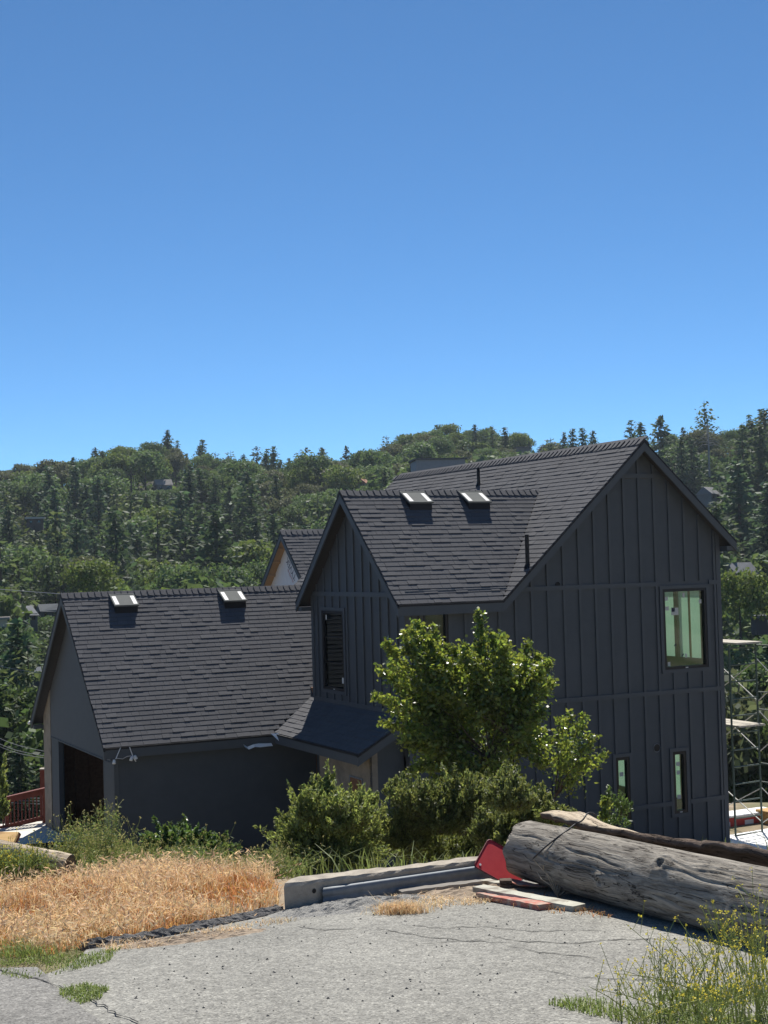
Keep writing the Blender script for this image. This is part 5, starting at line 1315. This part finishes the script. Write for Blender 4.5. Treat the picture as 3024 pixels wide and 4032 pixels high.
for i, (px, py, wgt) in enumerate(tips):
    tip = at(px, py, SD+rng.uniform(-.75, .75)); right = i >= 44+74
    f = fork[3] if right else sorted(fork[:3], key=lambda q: (q-tip).length)[0 if rng.random() < .6 else 1]
    mid = f.lerp(tip, .35)
    path = [base.lerp(f, t)+Vector((0, 0, .08*math.sin(3.1*t))) for t in (.0, .5)]+branch_path(f, tip, .10 if not right else .05, 9, i)
    tb.tube([p-base for p in path], [.022, .018]+list(np.linspace(.014, .003, 10)), 5)
    seg = branch_path(f, tip, .10 if not right else .05, 40, i); L = (tip-f).length
    n = int((265 if not right else 280)*wgt*max(.6, L/1.0))
    for k in range(n):
        t = rng.uniform(.22, 1.0)**.75; p = seg[int(t*40)]
        rad = .22*(1.05-t)+.06; o = rng.normal(size=3)*rad*.62
        LC.append((p.x+o[0]-base.x, p.y+o[1]-base.y, p.z+o[2]*.9-base.z)); dirv = (tip-f).normalized(); LU.append((dirv.x+rng.normal()*.6, dirv.y+rng.normal()*.6, dirv.z*.4-.25+rng.normal()*.5))
LC = np.array(LC); LU = np.array(LU); LU /= np.linalg.norm(LU, axis=1, keepdims=True)
nr = rand_unit(rng, len(LC)); sz = rng.uniform(.05, .088, len(LC))
v, f = quads(LC, nr, LU, sz*.72, sz*1.15)
tb.build('branches', MT['bark'], sap); tag(link('leaves', npmesh('leaves', v, f, MT['sapleaf']), sap), kind='stuff')
# --- leafy shrubs made of upright twigs
def shrub(name, label, lobes, dist, leaf, n, m, stem_m='bark', cat='bush', group=None, spiky=.3, seed=0, aspect=.5, depth=1.0):
    """lobes: (px, py, rx px, ry px) in the photo, at the given distance"""
    r = np.random.default_rng(seed); px0 = np.mean([l[0] for l in lobes]); b0 = at(px0, max(l[1]+l[3] for l in lobes), dist)
    b0.z = gz(b0.x, b0.y); o = empty(name, tuple(b0)); tag(o, label, cat, group)
    tot = sum(l[2]*l[3] for l in lobes); C = []; U = []; sb = MB(); s = dist*3024/1659/FPX
    for (px, py, rx, ry) in lobes:
        dz = r.uniform(-.5, .5)*depth; c = at(px, py, dist+dz)-b0; X, Z = rx*s, ry*s; k = int(n*rx*ry/tot); nt = max(4, k//70)
        for q in range(nt):
            a = r.uniform(0, 6.28); e = math.asin(r.uniform(-.25, 1)); rad = r.uniform(.55, 1.05)*(1+spiky*max(0, r.normal())*.8)*(r.uniform(1.2, 1.55) if r.random() < spiky*.6 else 1)
            tip = np.array([math.cos(a)*math.cos(e)*X, math.sin(a)*math.cos(e)*X*.85, math.sin(e)*Z])*rad+np.array(c)
            root = np.array(c)+np.array([tip[0]-c[0], tip[1]-c[1], 0])*.35-np.array([0, 0, Z*.55])
            d = tip-root; L = np.linalg.norm(d); d = d/L
            sb.tube([root, (root+tip)/2+r.normal(size=3)*.02, tip], [.006, .004, .0015], 3, False)
            t = r.uniform(.25, 1.02, 70)[:, None]; P = root+(tip-root)*t+r.normal(size=(70, 3))*(.055*(1.15-t))
            C.append(P); U.append(d+r.normal(size=(70, 3))*.55+np.array([0, 0, .2]))
    C = np.concatenate(C); U = np.concatenate(U); U /= np.linalg.norm(U, axis=1, keepdims=True)
    sz = leaf*r.uniform(.6, 1.4, len(C)); v, f = quads(C, rand_unit(r, len(C)), U, sz*aspect, sz*1.3)
    tag(link('leaves', npmesh('leaves', v, f, MT[m]), o), kind='stuff'); tag(sb.build('twigs', MT[stem_m], o), kind='stuff'); return o
shrub('bush', 'big light green bush swelling over the kerb before the dark garage wall', [(690,1790,95,70),(640,1830,60,50),(740,1760,70,60),(705,1715,34,45),(600,1862,35,25),(770,1790,50,75),(720,1850,110,40),(668,1745,34,45),(790,1740,30,40)], 17.5, .042, 52000, 'bushleaf', seed=1)
shrub('bush', 'dark olive bush below the glossy young tree', [(900,1730,60,55),(960,1760,80,70),(870,1800,70,70),(1010,1720,60,55),(1060,1770,70,70),(960,1830,120,45),(860,1700,25,30)], 18.6, .042, 52000, 'bushleaf2', seed=2)
shrub('bush', 'olive green bush between the young tree and the end of the log', [(1100,1720,55,45),(1140,1765,45,55),(1070,1800,60,55),(1165,1730,30,30),(1195,1760,30,30),(1100,1680,30,28),(1230,1765,22,18)], 16.6, .040, 30000, 'bushleaf2', seed=3)
shrub('bush', 'small dark leafy shoot against the narrow window', [(1318,1735,20,45),(1345,1740,26,38),(1330,1770,35,25)], 26, .05, 1600, 'shrubleaf', seed=4, spiky=.1)
shrub('bush', 'thin bright leafy shoot beside the log in front of the wall', [(1310,1735,9,18),(1304,1760,8,16)], 22, .055, 500, 'sapleaf', seed=14, spiky=.1, depth=.2)
shrub('bush', 'round dark green shrub at the foot of the garage wall', [(390,1820,80,38),(345,1835,45,35),(440,1835,45,38),(390,1860,95,28)], 18, .06, 14000, 'shrubleaf', seed=5, aspect=.6)
shrub('bush', 'green bush cropped behind the deck railing end', [(-2,1700,22,45),(-8,1740,25,40)], 34, .09, 3000, 'bushleaf', seed=6)
# --- weeds: thin branching stems with small leaves and seed heads
def weed(name, label, px, py_base, dist, hgt, spread, nst, m_leaf, m_head, cat='weed', group=None, seed=0, leaf=.03, nleaf=26, head=.016, nhead=5, zfix=None):
    r = np.random.default_rng(seed); b0 = at(px, py_base, dist); b0.z = zfix if zfix is not None else gz(b0.x, b0.y)
    o = empty(name, tuple(b0)); tag(o, label, cat, group); sb = MB(); C = []; U = []; HC = []
    for i in range(nst):
        a = r.uniform(0, 6.28); L = hgt*r.uniform(.45, 1.1); sp = spread*abs(r.normal())*.6
        p0 = np.array([r.normal()*spread*.25, r.normal()*spread*.25, -.02]); p2 = p0+np.array([math.cos(a)*sp, math.sin(a)*sp, L]); p1 = (p0+p2)/2+np.array([-math.cos(a)*sp*.15, -math.sin(a)*sp*.15, L*.08])
        cur = lambda t: p0*(1-t)**2+p1*2*t*(1-t)+p2*t*t
        sb.tube([cur(t) for t in (0, .33, .66, 1)], [.0045, .0035, .0025, .0015], 3, False)
        t = r.uniform(.1, .95, nleaf)
        for q in t: C.append(cur(q)+r.normal(size=3)*.025); U.append(r.normal(size=3)+np.array([0, 0, .6]))
        for q in range(nhead):
            tt = r.uniform(.55, 1); e = cur(tt)
            if tt < .93:
                bt = e+np.array([r.normal()*.07, r.normal()*.07, abs(r.normal())*.09+.04]); sb.tube([e, bt], .0015, 3, False); e = bt
            for _ in range(4): HC.append(e+r.normal(size=3)*head*.55)
    C = np.array(C); U = np.array(U); U /= np.linalg.norm(U, axis=1, keepdims=True); HC = np.array(HC)
    v, f = quads(C, rand_unit(r, len(C)), U, leaf*.35*r.uniform(.6, 1.4, len(C)), leaf*1.4*r.uniform(.6, 1.4, len(C)))
    tag(link('leaves', npmesh('leaves', v, f, MT[m_leaf]), o), kind='stuff')
    v, f = quads(HC, rand_unit(r, len(HC)), rand_unit(r, len(HC)), head*r.uniform(.7, 1.3, len(HC)), head*r.uniform(.7, 1.3, len(HC)))
    tag(link('flowers', npmesh('flowers', v, f, MT[m_head]), o), kind='stuff'); tag(sb.build('stems', MT['weedstem'], o), kind='stuff'); return o
wl = [(110,1850,.62,'weed clump beside the old log'),(160,1865,1.05,'tall weed clump before the garage door'),(205,1862,1.1,'tall weed clump before the garage jamb'),(240,1868,1.1,'tall weed clump at the garage corner'),(85,1838,.5,'weed clump behind the old log'),(185,1890,.7,'low weed clump at the edge of the dry grass'),(260,1885,.7,'low weed clump between the garage corner and the round shrub'),(135,1885,.6,'low grey green weed clump beside the cut log end')]
for i, (px, py, h, lb) in enumerate(wl):
    weed('weed', lb, px, py, 17.0+.4*(i % 3), h*.95, .42, 55, 'weed', 'seedhead', seed=20+i, leaf=.04, nleaf=34)
for i, (px, py, lb) in enumerate(((25,1905,'yellow green weed clump below the tan board panel'),(70,1900,'yellow green weed clump below the old log'),(5,1935,'yellow green weed clump at the left end of the dry grass'))):
    weed('weed', lb, px, py, 14.0, .36, .32, 48, 'weed', 'yellow', seed=40+i, leaf=.034, nleaf=40, head=.012, nhead=2)
for i, (px, py, lb) in enumerate(((330,1900,'pale weed tangle under the round shrub'),(420,1898,'pale weed tangle right of the round shrub'),(500,1885,'thin weed tangle before the pale sticks'),(560,1890,'thin weed tangle at the edge of the big bush'),(450,1870,'grey green weed tangle by the garage wall foot'))):
    weed('weed', lb, px, py, 16.3, .38 if px < 440 else .24, .4, 50, 'weed', 'seedhead', seed=60+i, leaf=.035, nleaf=36, head=.012, nhead=2)
for i, (px, py, h, lb) in enumerate(((300,1905,.4,'green weed sprig in the upper edge of the dry grass'),(380,1915,.35,'small green weed clump among the dry grass stems'),(470,1922,.22,'low green weed in the dry grass near the pale sticks'),(545,1928,.2,'green weed clump in the dry grass behind the berm'),(600,1915,.25,'green weed clump behind the left end of the kerb'),(230,1925,.35,'low green weed among the grass below the garage corner'))):
    weed('weed', lb, px, py, 14.6, h, .4, 40, 'weed', 'seedhead', seed=160+i, leaf=.034, nleaf=30, head=.012, nhead=3)
# mustard in the right foreground
ml = [(1560,2150,8.0,.62,'yellow flowering mustard plant leaning over the log'),(1640,2120,8.1,.70,'tall yellow mustard plant in front of the log'),(1480,2190,7.6,.48,'yellow mustard plant spilling over the asphalt edge'),(1600,2225,7.3,.50,'low yellow mustard plant beside the green tuft'),(1400,2210,7.5,.34,'small mustard plant at the tip of the green grass'),(1660,2200,7.5,.55,'dense mustard plant at the asphalt edge'),(1530,2240,7.2,.40,'short mustard plant with pale stems')]
for i, (px, py, dd, h, lb) in enumerate(ml):
    q = onroad(px, py); weed('mustard_plant', lb, px, py, q.y, h*.66, .30, 19, 'weed', 'yellow', 'mustard', seed=80+i, leaf=.018, nleaf=7, head=.0105, nhead=4, zfix=road(q.y))
# dead twigs beside the planks
r = random.Random(12); q = onroad(1205, 1938); tw = empty('dead_twigs', tuple(q)); tag(tw, 'bare pale dead twigs rising before the shaded log', 'twigs')
for k, (dx, dz) in enumerate(((-.20, .33), (-.16, .20), (-.05, .30), (.06, .26), (.13, .36), (.17, .12), (-.02, .15), (.02, .4), (-.12, .28), (.2, .05))):
    MB().tube([(0, 0, 0), (dx*.4, r.uniform(-.05, .05), dz*.55), (dx*.8+r.uniform(-.03, .03), r.uniform(-.08, .08), dz*.8), (dx, r.uniform(-.1, .1), dz)], [.006, .005, .004, .002], 4).build('twig', MT['twig'], tw)
# --- grasses: bent blades
def blades(P, h, lean, w, r, tipdrop=.25):
    n = len(P); a = r.uniform(0, 6.28, n); L = h*r.uniform(.5, 1.2, n); le = lean*abs(r.normal(size=n))*L
    d = np.stack([np.cos(a), np.sin(a), np.zeros(n)], 1); s = np.stack([-np.sin(a+r.normal(size=n)*.8), np.cos(a+r.normal(size=n)*.8), np.zeros(n)], 1)
    z = np.array([0, 0, 1.]); w = (w*r.uniform(.6, 1.4, n))[:, None]
    p1 = P+d*(le*.35)[:, None]+z*(L*.6)[:, None]; p2 = P+d*le[:, None]+z*(L*(1-tipdrop*abs(r.normal(size=n))))[:, None]
    v = np.stack([P-s*w, P+s*w, p1+s*w*.8, p1-s*w*.8, p2+s*w*.25, p2-s*w*.25], 1).reshape(-1, 3)
    i = np.arange(n)[:, None]*6; f = np.concatenate([i+np.array([[0, 1, 2, 3]]), i+np.array([[3, 2, 4, 5]])]); return v, f
def inpoly(px, py, poly):
    c = np.zeros(len(px), bool); j = len(poly)-1
    for i in range(len(poly)):
        xi, yi = poly[i]; xj, yj = poly[j]; c ^= ((yi > py) != (yj > py)) & (px < (xj-xi)*(py-yi)/(yj-yi+1e-12)+xi); j = i
    return c
def scatter(poly, n, r):
    poly = np.array(poly); lo, hi = poly.min(0), poly.max(0); out = []; 
    while len(out) < n:
        q = r.uniform(lo, hi, (n*2, 2)); q = q[inpoly(q[:, 0], q[:, 1], poly)]; out += list(q)
    return np.array(out[:n])
r = np.random.default_rng(101)
gp = [(-6.5, 9.2), (-3.2, 9.5), (-2.3, 9.75), (-1.9, 10.3), (-1.5, 10.75), (-1.15, 11.2), (-.95, 11.62), (-1.0, 12.4), (-1.15, 13.4), (-1.5, 14.4), (-2.6, 14.6), (-3.1, 13.5), (-4.5, 12.6), (-6.5, 12.0)]
q = scatter(gp, 30000, r); dens = np.sin(q[:, 0]*2.1)+np.sin(q[:, 1]*2.7+q[:, 0])+r.normal(size=len(q))*.8; q = q[dens > -1.0]
P = np.stack([q[:, 0], q[:, 1], ground(q[:, 0], q[:, 1])-.01], 1); back = np.clip((q[:, 1]-9.5)/3.0, .45, 1)*(.8+.38*np.sin(q[:, 0]*3.1+1)*np.sin(q[:, 1]*2.6+q[:, 0]))
v, f = blades(P, .19*back, .7, .0036, r, .4)
tag(link('dry_grass', npmesh('dry_grass', v, f, MT['drygrass'])), 'golden dry grass between the asphalt berm and the weeds', 'grass', kind='stuff')
q = scatter(gp, 36000, r); dens = np.sin(q[:, 0]*2.9+2)+np.sin(q[:, 1]*3.3-q[:, 0]*1.4)+.6*np.sin(q[:, 0]*7+q[:, 1]*5)+r.normal(size=len(q))*.7; q = q[dens > .1]; P = np.stack([q[:, 0], q[:, 1], ground(q[:, 0], q[:, 1])], 1); back = np.clip((q[:, 1]-9.5)/3.0, .45, 1)
v, f = blades(P, .26*back, .6, .0026, r, .35)
tips_ = v.reshape(-1, 6, 3)[:, 4]; k = len(tips_); hv, hf = quads(tips_+r.normal(size=(k, 3))*.012, rand_unit(r, k), rand_unit(r, k)+np.array([0, 0, -.4]), r.uniform(.008, .015, k), r.uniform(.035, .08, k))
tag(link('straw', npmesh('straw', np.concatenate([v, hv]), np.concatenate([f, hf+len(v)]), MT['drygrass2'])), 'pale straw seed heads nodding over the dry grass', 'grass', kind='stuff')
# green grass: tufts on the driveway edges, greener rim on the left
def patch(pts_px, n, h, name, label, m, seed, lean=.9, w=.003):
    r = np.random.default_rng(seed); poly = [(onroad(x, y).x, onroad(x, y).y) for x, y in pts_px]; q = scatter(poly, n, r)
    dn = np.sin(q[:, 0]*9)+np.sin(q[:, 1]*8+q[:, 0]*5)+r.normal(size=len(q))*.8; q = q[dn > -.5]
    P = np.stack([q[:, 0], q[:, 1], road(q[:, 1])], 1); v, f = blades(P, h, lean, w, r, .4)
    return tag(link(name, npmesh(name, v, f, MT[m])), label, 'grass', kind='stuff')
patch([(0,2078),(100,2068),(190,2060),(260,2050),(235,2078),(150,2100),(60,2118),(0,2108)], 2000, .03, 'green_grass', 'thin green grass along the foot of the dry grass', 'greengrass', 1)
patch([(130,2140),(190,2128),(235,2138),(215,2160),(165,2172),(130,2155)], 800, .035, 'green_grass', 'bright green tuft in the asphalt seam', 'greengrass', 2)
patch([(1180,2170),(1300,2152),(1430,2150),(1659,2120),(1680,2230),(1420,2230),(1280,2195)], 4200, .045, 'green_grass', 'green grass at the asphalt edge under the mustard', 'greengrass', 3)
patch([(200,2040),(420,2016),(600,1985),(640,1990),(420,2035),(230,2058)], 900, .04, 'dry_litter', 'dry stalk litter along the asphalt berm', 'drygrass2', 4, 1.6)
patch([(840,1940),(1040,1925),(1060,1950),(960,1965),(830,1962)], 1500, .045, 'dry_litter', 'dry grass litter around the grey beam', 'drygrass2', 5, 1.5)
patch([(1040,1945),(1180,1935),(1330,1985),(1200,1975)], 500, .05, 'dry_litter', 'dry litter round the loose planks', 'drygrass', 6, 1.5)
patch([(0,2040),(120,2040),(180,2060),(90,2068),(0,2075)], 900, .08, 'green_grass', 'greener grass at the foot of the dry slope', 'greengrass', 8, .8)
# dry tuft on the asphalt
q = onroad(868, 1972); tf = empty('dry_tuft', tuple(q)); tag(tf, 'round tuft of straw coloured grass on the bare asphalt', 'grass tuft')
r = np.random.default_rng(7); k = 900; P = np.stack([r.normal(size=k)*.10, r.normal(size=k)*.05, np.zeros(k)], 1); v, f = blades(P, .10, .8, .0022, r, .3)
tag(link('blades', npmesh('blades', v, f, MT['drygrass2']), tf), kind='stuff')
# green weeds on the slope between the kerb and the house
r = np.random.default_rng(55); k = 14000; q = np.stack([r.uniform(-11, 9, k), r.uniform(14.5, 30, k)], 1)
P = np.stack([q[:, 0], q[:, 1], ground(q[:, 0], q[:, 1])], 1); v, f = blades(P, .30, .8, .006, r, .3)
tag(link('slope_weeds', npmesh('slope_weeds', v, f, MT['weed'])), 'sparse green weeds on the slope before the house', 'weeds', kind='stuff')

# dry grass on the bank beyond the big log
r = np.random.default_rng(303); q = scatter([(2.0, 13.4), (3.2, 10.6), (4.6, 8.0), (7.5, 5.0), (13, 6.0), (12, 15.5), (1.6, 15.5)], 12000, r)
P = np.stack([q[:, 0], q[:, 1], ground(q[:, 0], q[:, 1])-.07*(q[:, 1] < 14)], 1); v, f = blades(P, .2, .8, .0042, r, .4)
tag(link('bank_grass', npmesh('bank_grass', v, f, MT['drygrass2'])), 'dry straw grass on the bank beyond the big log', 'grass', kind='stuff')

# ------------------------------------------------------------------ haze: a closed box of thin even air
hb = MB().box((-500, -60, -75), (500, 900, 75)).build('haze', None)
hm = bpy.data.materials.new('thin_haze'); hm.use_nodes = True; hn = hm.node_tree; hn.nodes.clear()
ho = hn.nodes.new('ShaderNodeOutputMaterial'); hp = hn.nodes.new('ShaderNodeVolumePrincipled')
hp.inputs['Color'].default_value = (.75, .86, 1.0, 1); hp.inputs['Density'].default_value = .00015; hp.inputs['Anisotropy'].default_value = .2
hn.links.new(hp.outputs[0], ho.inputs['Volume'])
hb.data.materials.clear(); hb.data.materials.append(hm); tag(hb, 'thin bluish haze in the air over the valley', 'haze', kind='stuff')
